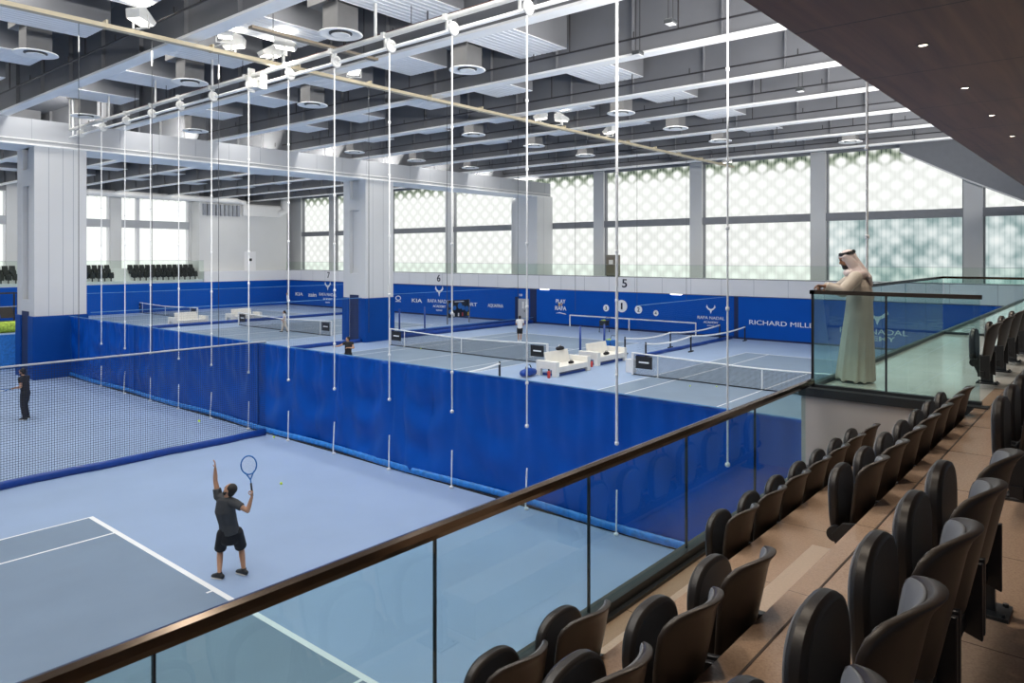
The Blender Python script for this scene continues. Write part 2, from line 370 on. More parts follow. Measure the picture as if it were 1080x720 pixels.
# roof
struct(bxo('ceiling', (-14, 52.6, -6, 81, 14.3, 14.6), M['deck']))
for i, xb in enumerate(BEAMX):
    bm = bmesh.new(); xa = xb-0.48
    prism(bm, [(xa, -5, 12.15), (xb, -5, 12.15), (xb, -5, 12.23), ((xa+xb)/2+0.05, -5, 12.27), ((xa+xb)/2-0.05, -5, 12.27), (xa, -5, 12.23)], (0, 86, 0))
    o = struct(obj('roof_beam', bm, M['flange']))
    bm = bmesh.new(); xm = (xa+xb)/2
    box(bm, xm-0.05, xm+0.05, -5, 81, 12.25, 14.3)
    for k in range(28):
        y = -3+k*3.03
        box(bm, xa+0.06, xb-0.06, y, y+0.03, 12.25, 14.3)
    w_ = obj('beam_web', bm, M['web'], o); w_['label'] = 'beam web with stiffeners, its shade put into a darker grey'
# corrugated panels in strips
bm = bmesh.new(); pitch = 0.22; n = int(2.05/pitch)
prof = []
for k in range(n):
    y = k*pitch; prof += [(y, 0.0), (y+0.15, 0.0), (y+0.165, 0.014), (y+0.205, 0.014)]
prof.append((n*pitch, 0.0))
for i in range(len(BAYS)):
    for yc in (15.6, 20.45, 24.75, 30.1, 34.9):
        if (i, yc) in (): continue
        x0 = BEAMX[i]-0.19; x1 = BEAMX[i+1]-0.48-(0.0 if yc < 20 else 0.9)
        bm = bmesh.new(); y0 = yc-1.0
        prism(bm, [(x0+0.1, y0+a, 12.80+b) for a, b in prof]+[(x0+0.1, y0+n*pitch, 12.825), (x0+0.1, y0, 12.825)], (x1-x0-0.2, 0, 0))
        o = struct(obj('ceiling_panel', bm, M['ceilpanel']))
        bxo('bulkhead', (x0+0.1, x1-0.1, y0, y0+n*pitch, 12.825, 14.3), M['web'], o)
for i in range(len(BAYS)):
    for yc in (50, 56.5, 63, 69.5):
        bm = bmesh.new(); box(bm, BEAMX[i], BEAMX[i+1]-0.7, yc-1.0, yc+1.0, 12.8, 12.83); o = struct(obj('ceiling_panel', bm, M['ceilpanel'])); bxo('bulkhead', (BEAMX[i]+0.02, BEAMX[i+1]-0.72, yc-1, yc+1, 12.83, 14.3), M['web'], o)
# girder on the column line
bm = bmesh.new(); box(bm, -8, 51.4, 39.0, 41.3, 10.98, 12.15)
o = struct(obj('girder', bm, M['girder']))
bm = bmesh.new(); box(bm, -8, 51.4, 38.82, 41.48, 10.90, 10.98); box(bm, -8, 51.4, 38.94, 41.36, 11.16, 11.20)
obj('girder_flange', bm, M['flange'], o)
bm = bmesh.new()
for k in range(30):
    x = -6+k*1.95; box(bm, x, x+0.015, 38.99, 39.0, 11.2, 12.15)
obj('panel_joint', bm, M['recess'], o)
# columns
def column(x0, x1, y0, y1, zt, slots, joints, pad=True):
    r = thing('column', '', 'column'); del r['label'], r['category']; r['kind'] = 'structure'
    bm = bmesh.new(); d = 0.22
    box(bm, x0+d, x1, y0, y1, 0, zt)
    w = (y1-y0); s0, s1 = y0+0.30*w, y0+0.70*w
    box(bm, x0, x0+d, y0, s0, 0, zt); box(bm, x0, x0+d, s1, y1, 0, zt)
    z = 0
    for (a, b) in slots+[(zt, zt)]:
        if a > z: box(bm, x0, x0+d, s0, s1, z, a)
        z = b
    obj('shaft', bm, M['paint'], r)
    bm = bmesh.new()
    for j in joints: box(bm, j, j+0.018, y0-0.004, y0, 0, zt)
    if joints: obj('panel_joint', bm, M['recess'], r)
    if pad:
        bm = bmesh.new(); e = 0.07
        box(bm, x0-e, x1+e, y0-e, y0, 0, 2.95); box(bm, x0-e, x0, y0, y0+0.28*w, 0, 2.95); box(bm, x0-e, x0, y0+0.72*w, y1+e, 0, 2.95)
        obj('wall_padding', bm, M['pad'], r, bevel=0.02)
        bm = bmesh.new(); box(bm, x0-0.02, x0, s0, s1, 0, 3.15); obj('dark_recess', bm, M['paddark'], r)
    return r
column(11.66, 13.9, 39.0, 41.4, 10.98, [(3.7, 9.1), (9.9, 10.9)], [12.25, 12.85, 13.3])
column(31.0, 33.4, 39.0, 41.4, 10.98, [(4.6, 8.9), (9.6, 10.9)], [31.6, 32.5])
column(49.5, 51.7, 39.0, 41.4, 10.98, [], [50.4], pad=False)
# far balcony and blue wall
def far_wall():
    r = None
    bm = bmesh.new(); box(bm, WX, 52.5, 21.2, 39.6, 0, 2.93); box(bm, WX+0.12, 52.5, 39.6, EY, 0, 2.93); box(bm, WX-0.08, 52.5, -4, 21.2, 0, 2.93)
    r = struct(obj('wall_far', bm, M['wallblue']))
    bm = bmesh.new(); box(bm, WX-0.03, 52.6, -4, EY+4, 2.98, 4.12); struct(obj('balcony_front', bm, M['fascia']))
    bm = bmesh.new(); box(bm, WX+0.05, 52.5, -4, EY, 2.93, 2.98); struct(obj('balcony_soffit', bm, M['mull']))
    bm = bmesh.new()
    for k in range(33): box(bm, WX-0.036, WX-0.03, 1+k*2.35, 1.02+k*2.35, 2.98, 4.12)
    struct(obj('panel_joint', bm, M['recess']))
    bm = bmesh.new()
    box(bm, WX-0.1, WX-0.075, 20.9, 21.2, 0, 2.93); box(bm, WX-0.02, WX, 38.9, 39.6, 0, 2.93)
    obj('dark_edge', bm, M['paddark'], r)
    bm = bmesh.new(); box(bm, WX-0.1, WX-0.02, -4, 21, 0, 0.12); box(bm, WX-0.02, WX+0.0, 21.2, 39, 0, 0.14); box(bm, WX+0.08, WX+0.13, 39.6, EY, 0, 0.14); obj('kick_strip', bm, M['paddark'], r)
far_wall()
CY = [-1.75, 7.25, 16.32, 25.35, 34.2, 43.3, 52.0, 61.4, 71.4]
def window_wall():
    r = thing('wall_right', '', 'wall'); del r['label'], r['category']; r['kind'] = 'structure'
    bm = bmesh.new()
    for y in CY: box(bm, 51.75, 52.4, y-0.5, y+0.5, 4.12, 12.9)
    box(bm, 51.75, 52.4, EY+0.6, 81, 4.12, 14.3)
    obj('mullion_column', bm, M['paint'], r)
    bm = bmesh.new()
    for a, b in zip(CY[:-1], CY[1:]): box(bm, 51.85, 52.3, a+0.5, b-0.5, 8.17, 8.70)
    box(bm, 51.85, 52.3, CY[-1]+0.5, EY+0.6, 8.17, 8.70)
    obj('transom', bm, M['mull'], r)
    bm = bmesh.new(); box(bm, 51.9, 52.5, -6, 81, 12.75, 14.3); obj('head_beam', bm, M['mull'], r)
    return r
window_wall()
wn = 1
ends = list(zip(CY[:-1], CY[1:]))+[(CY[-1], EY+1.1)]
for i, (a, b) in enumerate(ends):
    for (z0, z1, up) in ((4.12, 8.17, 0), (8.70, 12.75, 1)):
        r = thing('window_%d' % wn, '', 'window'); del r['label'], r['category']; r['kind'] = 'structure'; wn += 1
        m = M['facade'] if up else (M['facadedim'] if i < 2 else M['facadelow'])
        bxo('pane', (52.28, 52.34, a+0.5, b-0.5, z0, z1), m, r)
        bm = bmesh.new(); e = 0.09
        box(bm, 52.0, 52.28, a+0.5, a+0.5+e, z0, z1); box(bm, 52.0, 52.28, b-0.5-e, b-0.5, z0, z1)
        obj('frame', bm, M['mull'], r)
# raking structure above the right end of the window wall
bm = bmesh.new(); prism(bm, [(51.0, 11.1, 12.3), (51.0, 7.7, 10.40), (51.0, 3.0, 8.05), (51.0, -5, 8.05), (51.0, -5, 14.2), (51.0, 11.1, 14.2)], (0.5, 0, 0))
struct(obj('raking_beam', bm, M['mull']))
bm = bmesh.new(); prism(bm, [(50.98, 11.1, 12.3), (50.98, 7.7, 10.40), (50.98, 3.0, 8.05), (50.98, 3.0, 8.15), (50.98, 7.7, 10.5), (50.98, 11.1, 12.4)], (0.02, 0, 0))
struct(obj('raking_beam_highlight', bm, M['white']))  # highlight along the lower edge, put in as a white strip
# end wall on the left
def end_wall():
    struct(bxo('wall_left', (-8, WX+0.1, EY, 80.6, 0, 2.95), M['wallblue']))
    struct(bxo('balcony_front', (39.2, WX, EY-0.03, 81, 2.95, 4.1), M['fascia'])); struct(bxo('bleacher_step', (-8, 39.2, EY+0.35, 81, 2.95, 3.25), M['fascia'])); struct(bxo('bleacher_step', (-8, 39.2, 79.3, 81, 3.25, 4.5), M['fascia']))
    bm = bmesh.new()
    for x in (13.2, 22.2, 31.3, 39.6): box(bm, x-0.55, x+0.55, 80.0, 80.8, 4.4, 13)
    struct(obj('mullion_column', bm, M['paint']))
    struct(bxo('transom', (-8, 39.2, 80.1, 80.7, 8.75, 9.55), M['girder']))
    bm = bmesh.new(); box(bm, -8, 52, 80.1, 81, 11.9, 14.3); struct(obj('head_beam', bm, M['mull']))
end_wall()
for a, b in ((-8, 12.65), (13.75, 21.65), (22.75, 30.75), (31.85, 39.05)):
    for (z0, z1) in ((4.5, 8.75), (9.55, 11.9)):
        r = thing('window_%d' % wn, '', 'window'); del r['label'], r['category']; r['kind'] = 'structure'; wn += 1
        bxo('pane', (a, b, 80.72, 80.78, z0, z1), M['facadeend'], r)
        bm = bmesh.new(); box(bm, a+1.6, a+1.9, 80.2, 80.7, z0, z1); box(bm, b-0.12, b, 80.2, 80.7, z0, z1); obj('frame', bm, M['fascia'], r)
# white service room in the corner
r = thing('service_room', '', 'room'); del r['label'], r['category']; r['kind'] = 'structure'
bxo('room_wall', (39.2, 50.2, 78.2, 81, 4.1, 11.8), M['paint'], r)
bxo('room_door', (44.6, 46.0, 78.12, 78.2, 4.1, 6.3), M['fascia'], r)
bxo('door_plate', (45.1, 45.5, 78.1, 78.12, 5.2, 5.5), M['black'], r)
# column padding line, near stand
def stand():
    ST = M['stand']
    struct(bxo('tier_lower', (-3, 9.7, 2.25, 3.12, 0, 3.0), ST))
    struct(bxo('tier_middle', (-3, 9.7, 1.33, 2.25, 0, 3.54), ST))
    struct(bxo('tier_upper', (-3, 11.2, -4, 1.33, 0, 4.07), ST)); struct(bxo('tier_upper', (11.2, 36, -4, 1.33, 0, 4.069), M['platform']))
    struct(bxo('platform', (9.7, 36, 1.33, 3.16, 3.6, 4.07), M['platform']))
    bm = bmesh.new()
    for k in range(12): box(bm, 10.3+0.9*k, 10.306+0.9*k, 1.33, 3.1, 4.07, 4.0705)
    for k in range(3): box(bm, 9.75, 20, 1.5+0.6*k, 1.506+0.6*k, 4.07, 4.0705)
    struct(obj('floor_joint', bm, M['recess']))
    struct(bxo('step_upper', (3.85, 5.15, 1.33, 1.66, 3.54, 3.80), M['riser'], bevel=0.006))
    struct(bxo('step_lower', (3.85, 5.15, 2.25, 2.58, 3.0, 3.27), M['riser'], bevel=0.006))
    struct(bxo('wall_front', (-3, 36, 3.0, 3.12, 0, 2.9), M['endwall']))
    struct(bxo('wall_platform', (9.62, 9.72, 1.2, 3.24, 0, 3.98), M['endwall']))
    bm = bmesh.new(); box(bm, 9.58, 9.74, 1.2, 3.26, 3.98, 4.085); box(bm, 9.74, 36, 3.12, 3.24, 3.9, 4.085); struct(obj('platform_edge', bm, M['channel']))
    bm = bmesh.new(); box(bm, -3, 18.5, 1.205, 1.217, 4.066, 4.072); struct(obj('floor_joint', bm, M['joint']))
    struct(bxo('soffit_canopy', (-3, 51, -5, 3.08, 8.44, 9.0), M['walnut']))
stand()

# ------------------------------------------------------------------ blue curtain with hoist ropes
def curtain():
    t = thing('divider_curtain', 'tall blue vinyl curtain drawn across the hall behind the serving player', 'curtain', (13.1, 0, 0))
    y0, y1 = 3.25, 38.9; N = 620; K = 26
    bm = bmesh.new(); g = []
    rng = random.Random(3); ph = [rng.uniform(0, 6.28) for _ in range(12)]
    for i in range(N+1):
        y = y0+(y1-y0)*i/N; col = []
        yc = ((y-3.3) % 2.4)/2.4*2-1      # -1..1 between neighbouring ropes
        amp = 0.55+0.45*math.sin(y*0.37+ph[0])
        for k in range(K+1):
            s = k/K; z = 0.10+2.79*s
            d = 0.050*amp*math.sin(y*6.1+ph[1]+0.8*math.sin(y*1.3+ph[2])+0.5*s)*(0.35+0.65*s)
            d += 0.020*math.sin(y*13.3+ph[3])*s*s
            d += 0.05*math.sin(y*0.9+ph[4])*(1-s)
            q = z-0.55*yc*yc*1.6-0.35*math.sin(y*0.5+ph[5])
            d += 0.055*math.sin(5.2*q+ph[6])*(1-abs(yc))*min(1, 2.2*(1-s)+0.2)*(0.4+0.6*amp)
            d += 0.05*(1-abs(yc))*math.sin(math.pi*s)
            d += 0.045*amp*(1-abs(math.sin(y*2.15+ph[7]+0.35*math.sin(y*0.8)+(0.9*(1-s) if yc > 0 else -0.9*(1-s)))))**5*(0.4+0.6*s)
            d = d*1.35+0.03
            col.append(bm.verts.new((d, y, z)))
        g.append(col)
    for i in range(N):
        for k in range(K): bm.faces.new((g[i][k], g[i+1][k], g[i+1][k+1], g[i][k+1]))
    o = obj('curtain_sheet', bm, M['curtain'], t, smooth=True)
    s = o.modifiers.new('thick', 'SOLIDIFY'); s.thickness = 0.006
    bm = bmesh.new(); g = []
    for i in range(N+1):
        y = y0+(y1-y0)*i/N; d = -0.03+0.05*math.sin(y*0.9+ph[4])+0.008*math.sin(y*23)
        g.append([bm.verts.new((d+a, y, z)) for a, z in ((0, 0.20), (-0.02, 0.13), (-0.025, 0.06), (0.0, 0.035), (0.03, 0.06), (0.03, 0.2))])
    for i in range(N):
        for k in range(6): bm.faces.new((g[i][k], g[i+1][k], g[i+1][(k+1) % 6], g[i][(k+1) % 6]))
    bm.faces.new(g[0]); bm.faces.new(g[-1][::-1])
    o = obj('bottom_hem', bm, M['hem'], t, smooth=True); o['label'] = 'lighter blue bottom hem'
    bm = bmesh.new(); box(bm, -0.05, 0.05, y0, y1, 0, 0.04); obj('gap_shade_strip', bm, M['black'], t)  # black strip standing in for the shade in the gap under the hem
    bm = bmesh.new(); tube(bm, [(0, y0, 2.9), (0, y1, 2.9)], 0.016, 8); o = obj('top_pipe', bm, M['tapeblue'], t)
    for yy in (22.0, 31.5): bxo('seam', (-0.06, -0.03, yy, yy+0.05, 0.2, 2.88), M['pad'], t)
curtain()
RY = [3.30, 5.70, 8.10, 10.49, 12.89, 15.27, 17.71, 20.07, 22.41, 24.90, 27.37, 29.77, 32.17, 34.63]
for i, y in enumerate(RY):
    who = ORD[len(RY)-1-i]+' from the left' if i >= 5 else ('rightmost' if i == 0 else ORD[i]+' from the right')
    t = thing('hoist_rope', 'white hoist rope before the blue curtain, %s' % who, 'rope', (12.94, y, 0), 0, 'curtain hoist ropes')
    bm = bmesh.new(); zt = 11.24
    tube(bm, [(0, 0, zt), (0, 0, 1.92)], 0.019 if i != 2 else 0.030, 8); lathe(bm, [(0.02, 1.86), (0.045, 1.88), (0.045, 1.93), (0.02, 1.95)], n=10)
    rngz = random.Random(i)
    for k in range(5):
        z = 3.0+k*1.55+rngz.uniform(-.3, .3); lathe(bm, [(0.028, z), (0.038, z+0.01), (0.038, z+0.06), (0.028, z+0.07)], n=8)
    obj('upper_rope', bm, M['rope'], t, smooth=True)
    bm = bmesh.new(); tube(bm, [(0, 0, 0.93), (-0.02 if i % 3 else -0.05, 0, 0.05)], 0.018, 8); lathe(bm, [(0.02, 0.0), (0.05, 0.01), (0.05, 0.05), (0.02, 0.07)], (-0.02, 0, 0), n=10)
    obj('lower_rope', bm, M['rope'], t, smooth=True)
# hoist pipes at the roof
t = thing('hoist_gantry', 'pair of white hoist pipes with pulleys running under the roof above the curtain', 'pipe gantry', (13.1, 0, 11.45))
bm = bmesh.new(); tube(bm, [(0, -1, 0), (0, 38.8, 0)], 0.05, 10); obj('drive_pipe', bm, M['rope'], t, smooth=True)
bm = bmesh.new(); tube(bm, [(0, -1, 0.36), (0, 38.8, 0.36)], 0.075, 10); obj('carrier_pipe', bm, M['steel'], t, smooth=True)
for y in RY+[37.2, 0.9]:
    bm = bmesh.new(); ax = (Vector((1, 0, 0)), Vector((0, 0, 1)), Vector((0, 1, 0)))
    torus(bm, (-0.1, y, 0.0), 0.13, 0.05, ax, 18, 8); tube(bm, [(-0.1, y-0.045, 0), (-0.1, y+0.045, 0)], 0.11, 14, cap='flat')
    obj('pulley', bm, M['steel'], t, smooth=True)
for k in range(16):
    y = 1.2+2.4*k; bm = bmesh.new(); box(bm, -0.03, 0.03, y, y+0.06, 0, 0.40); box(bm, -0.12, 0.12, y-0.03, y+0.09, 0.28, 0.44); obj('clamp', bm, M['steel'], t)
for k in range(9):
    y = 2.4+4.55*k; bm = bmesh.new(); tube(bm, [(0, y, 0.36), (0, y, 2.8)], 0.045, 8); obj('hanger', bm, M['steel'], t, smooth=True)
for y in (37.6, 38.4):
    bm = bmesh.new(); tube(bm, [(0, y, 0.0), (0, y, 2.8)], 0.05, 8); obj('hanger', bm, M['rope'], t, smooth=True)
bm = bmesh.new(); y = 22.2; box(bm, -0.22, 0.14, y-0.2, y+0.2, -0.12, 0.14); box(bm, -0.15, 0.1, y+0.25, y+0.33, -0.2, 0.6); box(bm, -0.15, 0.1, y-0.5, y-0.42, -0.2, 0.3); box(bm, -0.1, 0.1, y-0.3, y+0.5, 0.1, 0.22)
obj('hoist_motor', bm, M['steel'], t, bevel=0.02)
t = tag(bpy.data.objects.new('sprinkler_main', None), 'dark red sprinkler main running beside the hoist pipes under the roof', 'pipe'); C.objects.link(t)
bm = bmesh.new(); tube(bm, [(13.85, -2, 12.22), (13.85, 38.7, 12.22)], 0.045, 8); obj('main_pipe', bm, M['rust'], t, smooth=True)
for k in range(13): bm = bmesh.new(); tube(bm, [(13.85, 0.4+3*k, 12.22), (13.85, 0.4+3*k, 14.28)], 0.012, 6); obj('hanger_rod', bm, M['pipeblack'], t)
# beige lighting tray with floodlights
TY = 21.2
t = thing('lighting_tray', 'long beige lighting tray under the roof beams carrying the floodlights', 'cable tray', (0, TY, 11.98))
bm = bmesh.new(); prism(bm, [(-8, -0.11, -0.04), (-8, 0.11, -0.04), (-8, 0.11, 0.07), (-8, 0.09, 0.07), (-8, 0.09, -0.02), (-8, -0.09, -0.02), (-8, -0.09, 0.07), (-8, -0.11, 0.07)], (57, 0, 0)); obj('tray_channel', bm, M['tray'], t)
for k in range(19): bxo('bracket', (-7+3.0*k, -6.95+3.0*k, -0.12, 0.12, -0.055, 0.17), M['tray'], t)
t = thing('lighting_tray', 'short brown lighting tray behind the nearest roof beam', 'cable tray', (0, 18.45, 12.02))
bm = bmesh.new(); box(bm, 10.7, 15.1, -0.10, 0.10, 0, 0.08); obj('tray_channel', bm, M['brownbar'], t)
for x in (11.4, 14.6): bm = bmesh.new(); tube(bm, [(x, 0, 0.07), (x, 0, 2.25)], 0.012, 6); obj('hanger_rod', bm, M['pipeblack'], t)
FL = [(8.85, 20.95, 0.5, 'leftmost of its row, above the near left beam'), (11.75, 21.25, 2.4, 'left of the four above the hoist motor'), (11.05, 20.45, 4.2, 'back of the four above the hoist motor'),
      (12.85, 20.1, 5.6, 'right of the four above the hoist motor'), (13.05, 21.3, 3.0, 'front of the four above the hoist motor'), (16.1, 20.9, 1.0, 'just right of the hoist pipes'),
      (27.3, 21.3, 2.2, 'left one of the pair at the middle of the tray'), (28.3, 20.8, 5.2, 'right one of the pair at the middle of the tray'), (32.7, 20.9, 1.4, 'second from the right end of the tray'), (48.3, 21.3, 2.0, 'at the far right end of the tray')]
for (x, y, rz, w) in FL:
    t = thing('floodlight', 'white floodlight on beige tray, %s' % w, 'floodlight', (x, y, 12.34), rz, 'floodlights on the roof tray')
    bm = bmesh.new(); prism(bm, [(-0.32, -0.22, -0.05), (0.28, -0.22, -0.12), (0.36, -0.22, 0.0), (-0.1, -0.22, 0.3), (-0.34, -0.22, 0.2)], (0, 0.44, 0)); obj('housing', bm, M['steel'], t, bevel=0.015)
    bm = bmesh.new(); prism(bm, [(-0.30, -0.19, -0.056), (0.26, -0.19, -0.121), (0.26, -0.19, -0.135), (-0.30, -0.19, -0.07)], (0, 0.38, 0)); obj('lamp_glass', bm, M['lampon'], t)
    bm = bmesh.new(); box(bm, -0.03, 0.03, -0.26, -0.23, -0.25, 0.1); box(bm, -0.03, 0.03, 0.23, 0.26, -0.25, 0.1); box(bm, -0.03, 0.03, -0.26, 0.26, -0.27, -0.25); obj('yoke', bm, M['steel'], t)
    R_ = Matrix.Rotation(-rz, 3, 'Z'); a_ = R_@Vector((0, 0, -0.265)); b_ = R_@Vector((0, TY-y, -0.265))
    bm = bmesh.new(); tube(bm, [a_, b_+(b_-a_).normalized()*0.05 if (b_-a_).length > 0.02 else a_+Vector((0, 0, 0.05))], 0.02, 6); obj('arm', bm, M['steel'], t)
    area('floodlight_lamp', (x, y, 11.9), 0.5, 0.4, 60, (1, 0.95, 0.84)); area('floodlight_uplamp', (x, y, 12.74), 0.5, 0.4, 20, (1, 0.95, 0.84), (math.pi, 0, 0))
# sprinkler pipes below the beams
for i, xb in enumerate(BEAMX[2:]):
    t = thing('sprinkler_pipe', 'thin black sprinkler pipe beside the %s roof beam, counted from the near left' % ORD[i], 'pipe', (xb-1.25, 0, 12.42), 0, 'sprinkler pipes')
    bm = bmesh.new(); tube(bm, [(0, 2, 0), (0, 38.8, 0)], 0.032, 6); obj('branch_pipe', bm, M['pipeblack'], t)
    for k in range(9):
        y = 6.2+3.9*k+0.7*(i % 3)
        bm = bmesh.new(); tube(bm, [(0, y, 0), (0, y, 1.84)], 0.022, 6); obj('hanger_rod', bm, M['pipeblack'], t)
        bm = bmesh.new(); tube(bm, [(0, y+1.5, -0.0), (0, y+1.5, 0.2)], 0.02, 6); obj('sprinkler_head', bm, M['pipeblack'], t)
# round air diffusers
DF = [(17.3, 'the nearest row', (12.85, 18.1, 28.0, 33.1, 38.3)), (26.3, 'the middle row', (7.9, 12.85, 18.1, 28.0, 33.1, 38.3)), (36.3, 'the row along the girder', (12.9, 18.0, 28.0, 33.1, 38.3)), (11.9, 'the row beside the walnut soffit', (43.3,))]
for (y, rn, xs) in DF:
    for k, x in enumerate(xs):
        t = thing('air_diffuser', 'round white air diffuser, %s from left in %s' % (ORD[k], rn), 'air diffuser', (x, y, 12.12), 0, 'ceiling air diffusers')
        bm = bmesh.new(); lathe(bm, [(0.28, 0.075), (0.50, 0.06), (0.62, 0.02), (0.63, 0.0), (0.60, -0.015), (0.52, 0.0), (0.40, 0.03), (0.28, 0.05)], n=32); obj('outer_ring', bm, M['flange'], t, smooth=True)
        bm = bmesh.new(); lathe(bm, [(0.1, 0.03), (0.25, 0.0), (0.28, -0.02), (0.24, -0.02), (0.12, 0.0)], n=28); obj('inner_ring', bm, M['flange'], t, smooth=True)
        bm = bmesh.new(); lathe(bm, [(0.0, 0.02), (0.33, 0.02), (0.33, 0.06), (0.0, 0.06)], n=28); obj('dark_throat', bm, M['channel'], t)
        bm = bmesh.new(); box(bm, -0.36, 0.36, -0.36, 0.36, 0.07, 0.85); obj('plenum_box', bm, M['plenum'], t, bevel=0.02)
        bm = bmesh.new(); box(bm, -0.5, 0.5, -0.25, 0.9, 0.85, 1.25); obj('duct', bm, M['plenum'], t)
        bm = bmesh.new(); tube(bm, [(0, 0, 1.2), (0, 0, 2.16)], 0.03, 6); obj('hanger_rod', bm, M['black'], t)
for x, y, w in ((20.0, 11.75, 'left'), (17.9, 9.5, 'nearest'), (28.4, 9.6, 'rightmost')):
    t = thing('pendant_sensor', 'small pendant fitting on a thin double rod under the roof, %s of three' % w, 'pendant', (x, y, 12.05), 0, 'pendant fittings')
    bm = bmesh.new(); box(bm, -0.16, 0.16, -0.13, 0.13, 0, 0.12); obj('head', bm, M['channel'], t, bevel=0.02)
    bm = bmesh.new(); box(bm, -0.13, 0.13, -0.1, 0.1, -0.015, 0); obj('lens', bm, M['white'], t)
    bm = bmesh.new(); tube(bm, [(0, -0.07, 0.1), (0, -0.07, 2.25)], 0.012, 6); tube(bm, [(0, 0.07, 0.1), (0, 0.07, 2.25)], 0.012, 6); obj('rod', bm, M['black'], t)
# ducts over the service room
t = thing('ventilation_duct', 'white ventilation duct on the end wall above the corner service room', 'duct', (0, 77.6, 11.0))
bm = bmesh.new(); box(bm, 44.2, 49.0, 0, 0.6, -0.6, 0.6); tube(bm, [(28, 0.3, 1.05), (43.5, 0.3, 1.05), (44.4, 0.3, 0.9), (44.6, 0.3, 0.2)], 0.32, 12); tube(bm, [(48.9, 0.3, -0.1), (49.6, 0.3, 0.2), (49.7, 0.3, 1.4)], 0.5, 12)
obj('duct_run', bm, M['white'], t, smooth=False)
bm = bmesh.new()
for k in range(9): box(bm, 39.6+0.5*k, 39.9+0.5*k, 0.3, 0.6, -0.7, 0.55)
obj('grille', bm, M['recess'], t)

# ------------------------------------------------------------------ divider nets
def divider(y, x0, x1, ztop, m, label, hemh=0.2, posts=(), sag=0.0):
    t = thing('divider_net', label, 'net', (0, y, 0))
    bm = bmesh.new(); vs_ = [bm.verts.new(p) for p in ((x0, 0, hemh), (x1, 0, hemh), (x1, 0, ztop), (x0, 0, ztop))]; bm.faces.new(vs_); obj('netting', bm, m, t)
    bm = bmesh.new(); N = 60
    g = []
    for i in range(N+1):
        x = x0+(x1-x0)*i/N; w = 0.03*math.sin(x*2.1)+0.015*math.sin(x*5.3)
        g.append([bm.verts.new((x, w+a, z)) for a, z in ((-0.02, hemh), (-0.05, hemh*0.5), (-0.035, 0.005), (0.035, 0.005), (0.05, hemh*0.5), (0.02, hemh))])
    for i in range(N):
        for k in range(6): bm.faces.new((g[i][k], g[i+1][k], g[i+1][(k+1) % 6], g[i][(k+1) % 6]))
    bm.faces.new(g[0]); bm.faces.new(g[-1][::-1])
    o = obj('hem', bm, M['vinyl'], t, smooth=True); o['label'] = 'solid blue bottom hem'
    bm = bmesh.new(); tube(bm, [(x0, 0, ztop), (x1, 0, ztop)], 0.018 if m != M['netdiv'] else 0.026, 8); obj('top_tape', bm, M['tapeblue'] if m != M['netdiv'] else M['girder'], t)
    return t
divider(21.3, -10, 12.9, 3.02, M['netdiv'], 'dark divider net with a solid blue hem beside the near court', 0.21)
divider(21.2, 36.0, 49.0, 2.98, M['netfar'], 'blue divider net right of the pair of white benches beyond the curtain', 0.22)
divider(39.3, 14.2, 30.9, 2.98, M['netfar'], 'blue divider net between the left column and the middle column', 0.25)
divider(39.2, 33.6, 49.2, 0.5, M['netfar'], 'low blue divider net from the middle column to the far wall, front of two', 0.3)
divider(41.3, 33.6, 49.3, 2.98, M['netfar'], 'blue divider net from the middle column to the far wall, back of two', 0.25)
divider(59.4, 20, 49.3, 2.98, M['netfar'], 'blue divider net beside the far left benches', 0.25)
k = 0
for x in (5.6, 7.4, 9.3, 11.3):
    t = thing('suspension_cable', 'thin cable holding up the dark divider net, %s from the left' % ORD[k], 'cable', (x, 21.3, 0), 0, 'net suspension cables'); k += 1
    bm = bmesh.new(); tube(bm, [(0, 0, 3.03), (0, 0, 11.93)], 0.009, 6); obj('wire', bm, M['channel'], t)
    bm = bmesh.new(); tube(bm, [(0, 0, 11.2), (0, 0, 11.6)], 0.022, 6); obj('turnbuckle', bm, M['steel'], t)
for k, (x, y) in enumerate(((17, 21.2), (21, 21.2), (25.5, 21.2), (30, 21.2), (36, 21.2), (42, 21.2))):
    t = thing('suspension_cable', 'thin cable over the blue divider net beyond the curtain, %s from the left' % ORD[k], 'cable', (x, y, 0), 0, 'net suspension cables')
    bm = bmesh.new(); tube(bm, [(0, 0, 2.99), (0, 0, 11.93)], 0.010, 6); obj('wire', bm, M['channel'], t)
